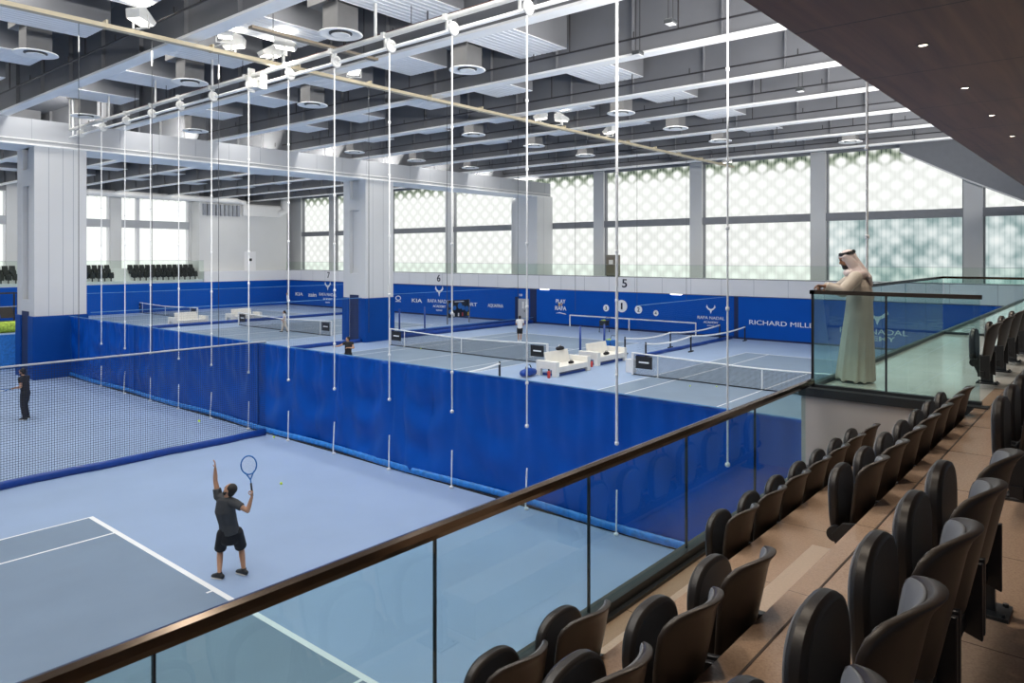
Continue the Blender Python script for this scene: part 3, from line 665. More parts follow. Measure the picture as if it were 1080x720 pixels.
# tennis nets
def tennis_net(x, yc, label):
    t = thing('tennis_net', label, 'tennis net', (x, yc, 0), 0, 'tennis nets on the courts beyond the curtain')
    L = 6.4; N = 32; bm = bmesh.new(); a = []; b = []
    for i in range(N+1):
        y = -L+2*L*i/N; z = 0.914+0.156*(abs(y)/L)**1.3
        a.append(bm.verts.new((0, y, 0.03))); b.append(bm.verts.new((0, y, z)))
    for i in range(N): bm.faces.new((a[i], a[i+1], b[i+1], b[i]))
    obj('mesh_net', bm, M['nettennis'], t)
    bm = bmesh.new(); tube(bm, [(0, -L+2*L*i/N, 0.914+0.156*(abs(-L+2*L*i/N)/L)**1.3) for i in range(N+1)], (0.035, 0.035), 8); obj('headband', bm, M['line'], t)
    bm = bmesh.new(); box(bm, -0.012, 0.012, -0.03, 0.03, 0.0, 0.914); obj('centre_strap', bm, M['line'], t)
    bm = bmesh.new(); box(bm, -0.02, 0.02, -L, L, 0.01, 0.05); obj('bottom_band', bm, M['channel'], t)
    for s in (-1, 1):
        bm = bmesh.new(); box(bm, -0.05, 0.05, s*L-0.05, s*L+0.05, 0, 1.09); obj('net_post', bm, M['white'], t, bevel=0.01)
        bm = bmesh.new(); tube(bm, [(0, s*5.03, 0), (0, s*5.03, 1.07)], 0.025, 8); tube(bm, [(0, s*5.03, 0.0), (0, s*5.03, 0.02)], 0.09, 10, cap='flat'); obj('singles_stick', bm, M['white'], t)
        bm = bmesh.new(); box(bm, -0.06, -0.045, s*5.75-0.45, s*5.75+0.45, 0.35, 0.95); o = obj('sign_plate', bm, M['black'], t); o['label'] = 'black sign plate hung on the net'
        bm = bmesh.new(); box(bm, -0.064, -0.058, s*5.75-0.27, s*5.75+0.27, 0.62, 0.69); obj('sign_mark', bm, M['line'], o)
tennis_net(31.0, 12.1, 'tennis net nearest the glass balcony, right of the two benches')
tennis_net(31.1, 30.2, 'tennis net on the middle court in front of the white-shirted player')
tennis_net(31.9, 50.4, 'tennis net behind the walking woman on the court left of the middle column')
tennis_net(32.4, 71.3, 'tennis net farthest away, in front of the end wall on the left')
# white courtside benches
def bench(x, y, rz, label, extras=True):
    t = thing('courtside_bench', label, 'bench', (x, y, 0), rz, 'white courtside benches')
    Wd = M['whitepl']
    for sx in (-1, 1):
        bm = bmesh.new(); box(bm, sx*1.32-0.13, sx*1.32+0.13, -0.62, -0.36, 0, 0.72); obj('leg', bm, Wd, t, bevel=0.015)
        bm = bmesh.new(); box(bm, sx*1.32-0.10, sx*1.32+0.10, 0.36, 0.62, 0, 0.72); obj('leg', bm, Wd, t, bevel=0.015)
        bm = bmesh.new(); box(bm, sx*1.32-0.12, sx*1.32+0.12, -0.36, 0.36, 0.34, 0.72); obj('side_panel', bm, Wd, t, bevel=0.015)
    bm = bmesh.new(); box(bm, -1.19, 1.19, -0.58, 0.4, 0.36, 0.46); obj('seat', bm, Wd, t, bevel=0.015)
    bm = bmesh.new(); box(bm, -1.19, 1.19, -0.60, -0.56, 0.2, 0.45); obj('front_apron', bm, Wd, t)
    bm = bmesh.new(); prism(bm, [(-0.95, 0.30, 0.46), (-0.95, 0.42, 0.46), (-0.95, 0.52, 1.05), (-0.95, 0.44, 1.05)], (1.9, 0, 0)); obj('backrest', bm, Wd, t, bevel=0.015)
    bm = bmesh.new(); box(bm, -1.18, 1.18, -0.5, 0.5, 0.0, 0.10); obj('base_plinth', bm, M['vinyl'], t)
    return t
bench(29.35, 21.45, 0, 'white bench with blue base nearest the curtain, left of the pair beyond the curtain')
bench(33.6, 21.9, 0.0, 'white bench behind the nearest one, right of the pair beyond the curtain')
bench(29.3, 60.3, 0, 'white bench in front of the far left tennis net')
bench(34.5, 60.6, 0, 'white bench by the net sign left of the walking woman')
# things on and around the benches
def bag(x, y, z, label, m1, m2, s=1.0, rz=0.0):
    t = thing('sports_bag', label, 'bag', (x, y, z), rz)
    bm = bmesh.new(); tube(bm, [(-0.28*s, 0, 0.15*s), (0, 0, 0.17*s), (0.28*s, 0, 0.14*s)], [(0.13*s, 0.12*s), (0.16*s, 0.15*s), (0.12*s, 0.12*s)], 14); obj('body', bm, m1, t, smooth=True)
    bm = bmesh.new(); tube(bm, [(-0.15*s, 0, 0.3*s), (-0.08*s, 0, 0.4*s), (0.08*s, 0, 0.4*s), (0.15*s, 0, 0.3*s)], 0.018*s, 8); obj('handle', bm, m2, t)
bag(29.7, 21.93, 1.02, 'black and white bag lying on top of the backrest of the nearest bench', M['clothblack'], M['clothwhite'], 0.75)
bag(29.5, 21.1, 0.46, 'small black pouch lying on the seat of the nearest white bench', M['clothblack'], M['clothblack'], 0.5)
bag(33.3, 21.5, 0.46, 'black bag lying on the seat of the second white bench', M['clothblack'], M['clothblack'], 0.6)
bag(27.25, 22.0, 0.0, 'blue sports bag on the floor at the left end of the nearest bench', M['vinyl'], M['clothblack'], 1.4)
bag(31.6, 22.1, 0.0, 'dark blue sports bag on the floor between the two white benches', M['vinyl'], M['clothblack'], 1.4)
def bottle(x, y, z, label, m1, m2, s=1.0):
    t = thing('drink_bottle', label, 'bottle', (x, y, z))
    bm = bmesh.new(); lathe(bm, [(0.055*s, 0), (0.065*s, 0.02*s), (0.065*s, 0.26*s), (0.03*s, 0.31*s)], n=14); obj('body', bm, m1, t, smooth=True)
    bm = bmesh.new(); lathe(bm, [(0.035*s, 0.31*s), (0.035*s, 0.37*s), (0.02*s, 0.38*s)], n=12); obj('cap', bm, m2, t)
bottle(27.55, 21.0, 0, 'red and black bottle standing by the left end of the nearest bench', M['redpl'], M['black'], 1.15)
bottle(31.75, 21.4, 0, 'red bottle standing by the left leg of the second bench', M['redpl'], M['black'], 1.0)
t = thing('waste_bin', 'small square white bin at the net post right of the benches', 'bin', (31.6, 18.95, 0))
bm = bmesh.new(); prism(bm, [(-0.2, -0.2, 0), (0.2, -0.2, 0), (0.2, 0.2, 0), (-0.2, 0.2, 0)], (0, 0, 0.62)); obj('bin_body', bm, M['white'], t, bevel=0.02)
bm = bmesh.new(); box(bm, -0.22, 0.22, -0.22, 0.22, 0.60, 0.65); obj('rim', bm, M['white'], t)
def ball_cart(x, y, label, m1, hopper=True):
    t = thing('ball_cart', label, 'ball cart', (x, y, 0))
    for sx in (-1, 1):
        for sy in (-1, 1):
            bm = bmesh.new(); tube(bm, [(sx*0.3, sy*0.25, 0.06), (sx*0.26, sy*0.22, 0.85)], 0.025, 8); obj('leg', bm, M['black'], t)
            bm = bmesh.new(); ell(bm, (sx*0.3, sy*0.25, 0.05), (0.05, 0.03, 0.05)); obj('wheel', bm, M['black'], t)
    bm = bmesh.new(); prism(bm, [(-0.28, -0.24, 0.5), (0.28, -0.24, 0.5), (0.36, -0.24, 0.9), (-0.36, -0.24, 0.9)], (0, 0.48, 0)); obj('basket', bm, m1, t, bevel=0.02)
    bm = bmesh.new()
    for i in range(14):
        random.seed(i); ell(bm, (random.uniform(-.25, .25), random.uniform(-.18, .18), 0.9+random.uniform(0, .05)), (0.033,)*3, n=8, m=6)
    o = obj('ball_heap', bm, M['ball'], t); o['kind'] = 'stuff'
    bm = bmesh.new(); tube(bm, [(0.36, -0.2, 0.85), (0.55, -0.2, 1.1), (0.55, 0.2, 1.1), (0.36, 0.2, 0.85)], 0.02, 8); obj('push_handle', bm, M['black'], t)
ball_cart(36.1, 23.1, 'blue ball cart with black frame behind the second white bench', M['signblue'])
ball_cart(46.8, 30.4, 'small dark ball cart standing in front of the target wall circles', M['channel'])
# blue posts of the divider openings
for k, (x, y, h, w) in enumerate(((33.3, 23.2, 1.9, 'left of the pair behind the white benches'), (35.1, 22.8, 1.9, 'right of the pair behind the white benches'), (34.2, 39.9, 2.0, 'beside the middle column, left one'), (34.75, 39.9, 2.0, 'beside the middle column, right of a close pair'), (37.2, 39.9, 2.0, 'standing alone right of the middle column'))):
    t = thing('divider_post', 'slim blue post %s' % w, 'post', (x, y, 0), 0, 'blue divider posts')
    bm = bmesh.new(); tube(bm, [(0, 0, 0.02), (0, 0, h)], 0.06, 12, cap='flat'); obj('tube', bm, M['bluepost'], t, smooth=True)
    bm = bmesh.new(); lathe(bm, [(0.2, 0), (0.2, 0.02), (0.08, 0.05)], n=16); obj('foot_plate', bm, M['bluepost'], t)
# portable tape barriers near the far wall
def barrier(pts, label):
    t = thing('tape_barrier', label, 'barrier', (pts[0][0], pts[0][1], 0), 0, 'portable practice nets')
    P0 = Vector((pts[0][0], pts[0][1], 0))
    for (x, y) in pts:
        bm = bmesh.new(); q = Vector((x, y, 0))-P0; tube(bm, [q+Vector((0, 0, 0.03)), q+Vector((0, 0, 1.0))], 0.05, 8); tube(bm, [q+Vector((-0.3, 0, 0.04)), q+Vector((0.3, 0, 0.04))], 0.04, 6); obj('post', bm, M['black'], t)
    for a, b in zip(pts[:-1], pts[1:]):
        bm = bmesh.new(); A = Vector((a[0], a[1], 0.95))-P0; B = Vector((b[0], b[1], 0.95))-P0
        tube(bm, [A+(B-A)*f+Vector((0, 0, -0.16*4*f*(1-f))) for f in [i/10 for i in range(11)]], (0.05, 0.05), 8); obj('white_tape', bm, M['line'], t)
barrier([(35.4, 20.3), (40.6, 20.2), (48.2, 20.0)], 'portable low net with white top tape right of the blue divider net, nearer one')
barrier([(37.0, 22.6), (41.6, 22.1), (48.4, 21.9)], 'portable low net with white top tape behind the blue divider net')
barrier([(20.5, 21.7), (24.7, 21.6)], 'portable low net with black end post showing just above the blue curtain')
t = thing('practice_frame', 'long white tubular practice frame standing before the numbered target wall', 'practice frame', (48.9, 0, 0))
bm = bmesh.new(); tube(bm, [(0, 35.1, 0.93), (0, 23.95, 0.93)], 0.05, 8); obj('top_bar', bm, M['white'], t)
for y in (35.1, 29.5, 23.95):
    bm = bmesh.new(); tube(bm, [(0, y, 0.0), (0, y, 0.93)], 0.05, 8, cap='flat'); obj('upright', bm, M['white'], t)
# target board
t = thing('target_board', 'black practice board with blue round targets on thin legs before the far wall', 'board', (43.7, 44.1, 0))
bxo('panel', (0, 2.7, -0.03, 0.03, 0.55, 2.0), M['black'], t)
for x in (0.03, 2.67): bxo('leg', (x-0.03, x+0.03, -0.05, 0.05, 0, 2.0), M['mull'], t)
for (x, z, r) in ((0.35, 1.6, 0.22), (0.32, 1.05, 0.2), (0.85, 1.35, 0.2), (1.5, 1.5, 0.27), (1.9, 1.3, 0.2), (2.35, 1.2, 0.24)):
    bm = bmesh.new(); ax = (Vector((1, 0, 0)), Vector((0, 0, 1)), Vector((0, -1, 0))); tube(bm, [(x, -0.03, z), (x, -0.045, z)], r, 20, cap='flat'); obj('round_target', bm, M['signblue'], t)
bxo('heading', (0.85, 2.0, -0.04, -0.03, 1.84, 1.90), M['line'], t)
for (x, m) in ((0.7, 'whitepl'), (1.25, 'whitepl'), (1.75, 'redpl'), (2.45, 'yellow')): bxo('figure', (x, x+0.16, -0.04, -0.03, 0.62, 0.9), M[m], t)
# tennis balls
balls = [((7.53, 15.9), None)]
def tball(p, label):
    t = bmesh.new(); ell(t, (0, 0, 0.033), (0.034,)*3, n=14, m=9); o = obj('tennis_ball', t, M['ball'], None, smooth=True, loc=p); tag(o, label, 'tennis ball', 'tennis balls')
    bm = bmesh.new(); torus(bm, (0, 0, 0.033), 0.0335, 0.003, (Vector((1, 0, 0)), Vector((0, 0.6, 0.8)), Vector((0, -0.8, 0.6))), 20, 6); obj('seam', bm, M['line'], o)

tball((10.34, 16.37, 0), 'tennis ball lying alone on the blue floor right of the serving player')
tball((12.85, 20.75, 0), 'tennis ball at the foot of the blue curtain beside the net hem')
tball((9.82, 19.58, 1.2), 'tennis ball in the air in front of the dark divider net')
tball((29.8, 14.87, 0), 'tennis ball before the net right of the benches, left of two')
tball((30.4, 13.9, 0), 'tennis ball before the net right of the benches, right of two')
tball((42.8, 38.6, 0), 'tennis ball on the far court below the sign board wall')
tball((31.0, 33.6, 0), 'tennis ball at the net of the middle court')
# ------------------------------------------------------------------ writing and marks on the walls
def text(s, y, z, x, w, h, m, label, cat='wall sign', name='wall_lettering', parent=None):
    cu = bpy.data.curves.new('t', 'FONT'); cu.body = s; cu.extrude = 0.02; cu.offset = 0.0 if len(s) > 9 else 0.012
    o = bpy.data.objects.new('t', cu); C.objects.link(o)
    dg = bpy.context.evaluated_depsgraph_get(); dg.update()
    me = bpy.data.meshes.new_from_object(o.evaluated_get(dg)); bpy.data.objects.remove(o); bpy.data.curves.remove(cu)
    xs = [v.co.x for v in me.vertices]; ys = [v.co.y for v in me.vertices]
    cx, cy = (min(xs)+max(xs))/2, (min(ys)+max(ys))/2; kx, ky = w/(max(xs)-min(xs)), h/(max(ys)-min(ys))
    for v in me.vertices: v.co = Vector(((0 if parent else 0)+v.co.z*-0.4, -(v.co.x-cx)*kx, (v.co.y-cy)*ky))
    me.name = name; me.materials.clear(); me.materials.append(m)
    q = bpy.data.objects.new(name, me); C.objects.link(q); q.location = (x-0.015, y, z)
    if parent: q.parent = parent; q.location = (x, y, z)
    else: tag(q, label, cat)
    return q
def horns(y, z, x, w, h, m, parent):
    half = [(0.0, -1.0), (0.20, -0.30), (0.55, -0.10), (0.98, 0.42), (0.80, 1.0), (0.66, 0.52), (0.40, 0.22), (0.10, 0.06), (0.0, 0.10)]
    for s in (1, -1):
        bm = bmesh.new(); prism(bm, [(x, y+s*a*w/2, z+b*h/2) for a, b in half], (-0.02, 0, 0)); obj('horn_emblem', bm, m, parent)
def academy(y, z0, x, k, label):
    t = thing('academy_sign', label, 'wall sign', (x, y, 0), 0, 'white academy signs on the blue wall')
    horns(0, z0+0.72*k, -0.01, 0.85*k, 0.75*k, M['line'], t)
    text('RAFA NADAL', 0, z0, -0.015, 2.4*k, 0.25*k, M['line'], '', name='name_line', parent=t)
    text('ACADEMY', 0, z0-0.37*k, -0.015, 1.3*k, 0.17*k, M['line'], '', name='academy_line', parent=t)
    text('KUWAIT', 0, z0-0.65*k, -0.015, 0.62*k, 0.11*k, M['line'], '', name='place_line', parent=t)
text('RICHARD MILLE', 17.95, 1.22, WX-0.09, 4.3, 0.31, M['line'], 'white serif watchmaker lettering on the blue wall left of the glass balcony corner')
academy(22.97, 1.34, WX, 0.86, 'white horned academy sign on the wall right of the numbered circles')
academy(50.95, 1.42, WX+0.12, 1.35, 'white horned academy sign left of the black target board')
academy(68.85, 1.45, WX+0.12, 1.35, 'white horned academy sign left of the middle column')
t = thing('academy_sign', 'large white horned academy sign seen through the balcony glass beside the man in white', 'wall sign', (WX-0.09, 12.3, 0), 0, 'white academy signs on the blue wall')
horns(-0.35, 2.0, -0.01, 1.3, 1.0, M['line'], t); text('RAFA NADAL', -0.1, 1.09, -0.015, 3.9, 0.33, M['line'], '', name='name_line', parent=t); text('ACADEMY', 0.25, 0.66, -0.015, 3.2, 0.30, M['line'], '', name='academy_line', parent=t)
text('KIA', 54.1, 1.36, WX+0.1, 1.5, 0.38, M['line'], 'white three letter car maker lettering right of the middle column')
text('KIA', 74.4, 1.33, WX+0.1, 1.5, 0.38, M['line'], 'white three letter car maker lettering beside the far serving player')
text('zain', 71.8, 1.33, WX+0.1, 1.6, 0.44, M['line'], 'white rounded telecom lettering left of the far academy sign')
text('AQUAFINA', 43.68, 1.28, WX+0.1, 1.85, 0.36, M['line'], 'white water brand lettering left of the grey door')
text('SPORT', 47.0, 1.30, WX+0.1, 2.1, 0.33, M['line'], 'white lettering partly hidden behind the black target board')
t = thing('wall_emblem', 'small white round emblem on the blue wall just right of the middle column', 'wall sign', (WX+0.1, 56.9, 0))
bm = bmesh.new(); ax = (Vector((0, 1, 0)), Vector((0, 0, 1)), Vector((1, 0, 0))); torus(bm, (-0.01, 0, 1.5), 0.26, 0.05, ax, 20, 6, 1.4, 0.8); obj('ring', bm, M['line'], t)
bxo('bar', (-0.02, 0, -0.4, 0.4, 1.12, 1.2), M['line'], t)
t = thing('play_sign', 'white and yellow play sign on the blue wall left of the numbered circles', 'wall sign', (WX, 36.32, 0))
text('PLAY', 0, 2.0, -0.015, 1.0, 0.32, M['line'], '', name='top_word', parent=t); text('RAFA', 0, 1.42, -0.015, 1.15, 0.34, M['line'], '', name='bottom_word', parent=t)
text('BY', 0, 1.71, -0.02, 0.45, 0.24, M['yellow'], '', name='middle_word', parent=t)
bm = bmesh.new(); prism(bm, [(0, 0.55, 0.98), (0, 0.1, 1.08), (0, -0.55, 0.97), (0, -0.55, 0.92), (0, 0.1, 1.0)], (-0.02, 0, 0)); obj('swoosh_line', bm, M['line'], t)
for (n, y, z, r) in (('3', 31.85, 1.64, 0.27), ('1', 30.4, 1.86, 0.49), ('2', 28.9, 1.66, 0.32), ('4', 27.4, 1.46, 0.22)):
    t = thing('target_circle', 'white wall circle numbered %s above the practice frame' % n, 'wall sign', (WX, y, z), 0, 'numbered target circles')
    bm = bmesh.new(); tube(bm, [(-0.004, 0, 0), (-0.014, 0, 0)], r, 32, cap='flat'); obj('disc', bm, M['line'], t)
    text(n, 0, 0, -0.02, r*(0.30 if n == '1' else 0.62), r*1.05, M['navy'], '', name='numeral', parent=t)
for (n, y) in (('5', 30.13), ('6', 50.87), ('7', 68.5)):
    text(n, y, 3.65, WX-0.03, 0.45, 0.66, M['navy'], 'dark court number %s on the white balcony front' % dict(zip('567', ('five', 'six', 'seven')))[n], 'court number', 'court_number')
text('10', 40.72, 2.37, WX+0.1, 0.32, 0.2, M['line'], 'small white number above the grey door', 'door number', 'door_number')
r = thing('door_1', '', 'door'); del r['label'], r['category']; r['kind'] = 'structure'
bxo('door_leaf', (WX+0.06, WX+0.12, 39.85, 41.0, 0.0, 2.05), M['doorgrey'], r)
bxo('vision_panel', (WX+0.05, WX+0.06, 40.35, 40.55, 1.2, 1.8), M['white'], r); bxo('vision_panel', (WX+0.05, WX+0.06, 39.95, 40.15, 1.2, 1.8), M['white'], r)
bxo('door_handle', (WX+0.03, WX+0.06, 40.25, 40.3, 0.9, 1.1), M['black'], r)
bxo('door_jamb', (WX+0.04, WX+0.12, 41.0, 41.35, 0, 2.2), M['paddark'], r)
for k, (y, w) in enumerate(((38.0, 'left'), (25.7, 'right'))):
    t = thing('soffit_light', 'small lit strip light under the far balcony, %s of two' % w, 'strip light', (WX, y, 2.93), 0, 'balcony soffit lights')
    bxo('diffuser', (-0.1, 0.1, -0.45, 0.45, -0.03, 0.03), M['lampon'], t); bxo('body', (-0.12, 0.12, -0.5, 0.5, 0.03, 0.06), M['white'], t)
t = thing('equipment_cabinet', 'brown-grey cabinet standing behind the far balcony glass above the court number five', 'cabinet', (50.4, 31.9, 4.12))
bxo('body', (-0.3, 0.3, -0.5, 0.5, 0.08, 1.75), M['cabinet'], t, bevel=0.02); bxo('panel_face', (-0.32, -0.3, -0.4, 0.4, 0.3, 1.55), M['brownbar'], t); bxo('plinth', (-0.27, 0.27, -0.45, 0.45, 0, 0.08), M['black'], t); bxo('notice', (-0.33, -0.32, -0.2, 0.2, 1.0, 1.35), M['whitepl'], t)
# ------------------------------------------------------------------ far balcony glass
t = thing('glass_balustrade', 'long clear glass balustrade on the far balcony before the window wall', 'balustrade', (WX+0.05, 0, 4.12))
for k in range(33): bxo('glass_panel', (-0.012, 0.012, -0.5+k*2.35+0.012, -0.5+(k+1)*2.35-0.012, 0.0, 0.98), M['glassfar'], t)
bxo('top_edge', (-0.02, 0.02, -4, EY, 0.98, 1.0), M['girder'], t); bxo('base_channel', (-0.04, 0.04, -4, EY, -0.02, 0.05), M['mull'], t)
t = thing('glass_balustrade', 'clear glass balustrade before the black seats at the left end wall', 'balustrade', (0, EY+0.1, 3.0))
for k in range(20): bxo('glass_panel', (-8+k*2.36+0.012, -8+(k+1)*2.36-0.012, -0.012, 0.012, 0.0, 2.3), M['glassfar'], t)
bxo('top_edge', (-8, 39.2, -0.02, 0.02, 2.3, 2.33), M['girder'], t)
def bleacher_mesh():
    bm = bmesh.new(); box(bm, -0.24, 0.24, -0.02, 0.06, 0.36, 0.88); box(bm, -0.22, 0.22, -0.16, -0.08, 0.3, 0.74); box(bm, -0.05, 0.05, -0.06, 0.0, 0.0, 0.4)
    me = bpy.data.meshes.new('bleacher_seat'); bm.to_mesh(me); bm.free(); me.materials.append(M['black']); return me
bmh = bleacher_mesh()
for ri, (y, z, rn) in enumerate(((78.0, 3.25, 'front'), (78.75, 3.62, 'middle'), (79.5, 4.5, 'back'))):
    if ri == 1: struct(bxo('bleacher_step', (-8, 39.2, 78.4, 79.2, 3.25, 3.62), M['fascia']))
    zz = z if ri < 2 else 4.0
    for gi, (x0, n, gn) in enumerate(((17.2, 9, 'block left of the column'), (25.4, 9, 'block right of the column'), (32.3, 12, 'block nearest the corner room'))):
        for k in range(n):
            o = bpy.data.objects.new('bleacher_seat', bmh); C.objects.link(o); o.location = (x0+0.58*k, y if ri < 2 else 78.98+0.1, z if ri < 2 else 4.0)
            tag(o, 'black seat, %s row, %s, %s from left' % (rn, gn, ORD[k]), 'seat', 'black seats at the left end wall')
struct(bxo('bleacher_step', (-8, 39.2, 78.85, 79.25, 3.6, 4.0), M['fascia']))
# ------------------------------------------------------------------ near glass balustrade and balcony glass
GX = [-1.86, -0.25, 1.36, 2.97, 4.56, 6.14, 7.74, 9.33]
t = thing('glass_balustrade', 'clear glass balustrade with bronze handrail in front of the lower seats', 'balustrade', (0, 3.1, 0))
for a, b in zip(GX[:-1], GX[1:]): bxo('glass_panel', (a+0.008, b-0.008, -0.011, 0.011, 3.05, 4.14), M['glass'], t)
for x in GX[1:-1]: bxo('panel_edge', (x-0.0045, x+0.0045, -0.012, 0.012, 3.05, 4.14), M['channel'], t)
bm = bmesh.new(); prism(bm, [(-2, -0.03, 4.13), (-2, 0.03, 4.13), (-2, 0.038, 4.16), (-2, 0.034, 4.20), (-2, 0.0, 4.21), (-2, -0.034, 4.20), (-2, -0.038, 4.16)], (11.6, 0, 0)); obj('handrail', bm, M['bronze'], t)
bm = bmesh.new(); box(bm, -2, 9.62, -0.05, 0.06, 2.98, 3.10); box(bm, -2, 9.62, -0.09, -0.05, 2.99, 3.03); obj('base_channel', bm, M['channel'], t)
t = thing('glass_balustrade', 'tall glass balustrade around the platform where the man in white stands', 'balustrade', (9.75, 3.14, 4.07))
def gp(b): bxo('glass_panel', b, M['glass'], t)
for a, b in ((-0.86, 0), (-1.84, -0.88)): gp((-0.011, 0.011, a, b, 0.0, 1.22))
for k in range(5): gp((0.02+1.72*k, 1.71+1.72*k, -0.011, 0.011, 0.0, 1.22))
gp((8.6, 8.62, -4, -0.02, 0, 1.22))
bxo('corner_edge', (-0.014, 0.014, -0.014, 0.014, 0, 1.22), M['black'], t); bxo('panel_edge', (-0.012, 0.012, -0.88, -0.86, 0, 1.22), M['channel'], t)
bm = bmesh.new(); box(bm, -0.03, 0.03, -1.86, 0.03, 1.21, 1.26); box(bm, -0.03, 8.65, -0.03, 0.03, 1.21, 1.26); box(bm, 8.58, 8.64, -4, 0.03, 1.21, 1.26); obj('handrail', bm, M['bronze'], t)
bm = bmesh.new(); box(bm, -0.04, 0.04, -1.86, 0.04, -0.0, 0.05); box(bm, -0.04, 24, -0.04, 0.04, -0.0, 0.05); box(bm, 8.58, 8.64, -4, 0.04, 0, 0.05); obj('base_channel', bm, M['channel'], t)
# recessed downlights in the soffit
for k, x in enumerate((-2.0, 1.1, 4.2, 7.3, 10.42, 13.5, 16.45, 19.6)):
    t = thing('downlight', 'small round lit downlight in the walnut soffit, %s of the row from the near end' % ORD[k], 'downlight', (x, 2.0, 8.44), 0, 'soffit downlights')
    bm = bmesh.new(); lathe(bm, [(0.05, 0.0), (0.06, -0.012), (0.075, -0.008), (0.075, 0.0)], n=20); obj('trim_ring', bm, M['channel'], t, smooth=True)
    bm = bmesh.new(); lathe(bm, [(0.0, -0.006), (0.05, -0.006), (0.05, 0.0), (0.0, 0.0)], n=18); obj('lit_lens', bm, M['warmon'], t)
    d = bpy.data.lights.new('downlight_lamp', 'SPOT'); d.energy = 190; d.color = (1, 0.86, 0.70); d.spot_size = math.radians(95); d.spot_blend = 0.7; d.shadow_soft_size = 0.05
    o = bpy.data.objects.new('downlight_lamp', d); C.objects.link(o); o.location = (x, 2.0, 8.42)

# ------------------------------------------------------------------ flip-up seats of the stand
def shell(bm, off0, off1, ur, v0, v1, nu=14, nv=12):
    def P(u, v, off):
        wv = 0.235*(1-0.26*max(0, (v-0.80)/0.20)**2.2)*(0.74+0.26*min(1, v/0.55)**0.8)
        x = u*wv; z = 0.33+0.515*v-0.035*(abs(u)**3)*max(0, (v-0.6)/0.4)
        y = 0.0-0.11*v+0.085*u*u*(0.55+0.45*v)-0.03*max(0, (v-0.84)/0.16)**2
        return Vector((x, y+off*(1-0.3*u*u), z))
    A = []; B = []
    for i in range(nu+1):
        u = (-1+2*i/nu)*ur; a = []; b = []
        for j in range(nv+1):
            v = v0+(v1-v0)*j/nv; a.append(bm.verts.new(P(u, v, off0))); b.append(bm.verts.new(P(u, v, off1)))
        A.append(a); B.append(b)
    for i in range(nu):
        for j in range(nv):
            bm.faces.new((A[i][j], A[i+1][j], A[i+1][j+1], A[i][j+1])); bm.faces.new((B[i][j], B[i][j+1], B[i+1][j+1], B[i+1][j]))
        bm.faces.new((A[i][nv], A[i+1][nv], B[i+1][nv], B[i][nv])); bm.faces.new((A[i][0], B[i][0], B[i+1][0], A[i+1][0]))
    for j in range(nv):
        bm.faces.new((A[0][j], A[0][j+1], B[0][j+1], B[0][j])); bm.faces.new((A[nu][j], B[nu][j], B[nu][j+1], A[nu][j+1]))
def make_seat(loc, label, group):
    t = thing('folding_seat', label, 'seat', loc, 0, group)
    bm = bmesh.new(); shell(bm, -0.035, 0.0, 1.0, 0.0, 1.0); o = obj('backrest', bm, M['seat'], t, smooth=True, bevel=0.007)
    bm = bmesh.new(); shell(bm, -0.002, 0.010, 0.90, 0.06, 0.955); o = obj('front_panel', bm, M['seatin'], t, smooth=True, bevel=0.004); o['label'] = 'grey inner face of the backrest'
    pts = []
    for k in range(33):
        q = math.pi*k/32; ex = lambda v: math.copysign(abs(v)**0.80, v); pts.append((0.205*ex(math.cos(q)), 0.565+0.185*ex(math.sin(q))))
    pts += [(-0.19, 0.40), (-0.165, 0.31), (-0.11, 0.285), (0.11, 0.285), (0.165, 0.31), (0.19, 0.40)]
    bm = bmesh.new(); prism(bm, [(x, 0.105+0.02*(z-0.3), z) for x, z in pts], (0, 0.062, 0)); obj('seat_pan', bm, M['seatdark'], t, smooth=35, bevel=0.018)
    bm = bmesh.new(); prism(bm, [(x*0.84, 0.166+0.02*(z-0.3), 0.55+(z-0.55)*0.86) for x, z in pts], (0, 0.014, 0)); o = obj('pan_cushion', bm, M['seatin'], t, smooth=35, bevel=0.008); o['label'] = 'grey upper face of the folded seat'
    for s in (-1, 1):
        bm = bmesh.new(); prism(bm, [(s*0.245, -0.06, 0.12), (s*0.245, 0.06, 0.16), (s*0.245, 0.13, 0.33), (s*0.245, 0.06, 0.42), (s*0.245, -0.06, 0.44)], (s*0.03, 0, 0)); obj('side_bracket', bm, M['black'], t, bevel=0.005)
        bm = bmesh.new(); tube(bm, [(s*0.21, 0.115, 0.33), (s*0.262, 0.115, 0.33)], 0.052, 14, cap='flat'); obj('hinge_hub', bm, M['black'], t)
    bm = bmesh.new(); box(bm, -0.29, 0.29, 0.0, 0.07, 0.16, 0.23); obj('mounting_beam', bm, M['black'], t)
    bm = bmesh.new(); box(bm, 0.27, 0.31, -0.03, 0.11, 0.015, 0.20); prism(bm, [(0.272, -0.03, 0.19), (0.272, 0.11, 0.19), (0.272, 0.02, 0.42), (0.272, -0.03, 0.42)], (0.036, 0, 0)); obj('pedestal', bm, M['channel'], t)
    bm = bmesh.new(); box(bm, 0.20, 0.38, -0.09, 0.16, 0, 0.016)
    for sx in (0.225, 0.355):
        for sy in (-0.065, 0.135): tube(bm, [(sx, sy, 0.016), (sx, sy, 0.03)], 0.014, 6, cap='flat')
    obj('foot_plate', bm, M['channel'], t)
    return t
AX = [1.03, 1.62, 2.20, 2.79, 3.37]; BX = [5.50+0.6*i for i in range(7)]
proto = None; n_a = len(AX)
ROWS = [('front', 2.35, 3.0, AX[1:], BX, 'seats of the front row'), ('second', 1.43, 3.54, AX, BX, 'seats of the second row'), ('third', 0.52, 4.07, [0.94, 1.53, 2.11, 2.70, 3.28, 3.86], [5.92, 6.52, 7.12, 7.72], 'seats of the third row')]
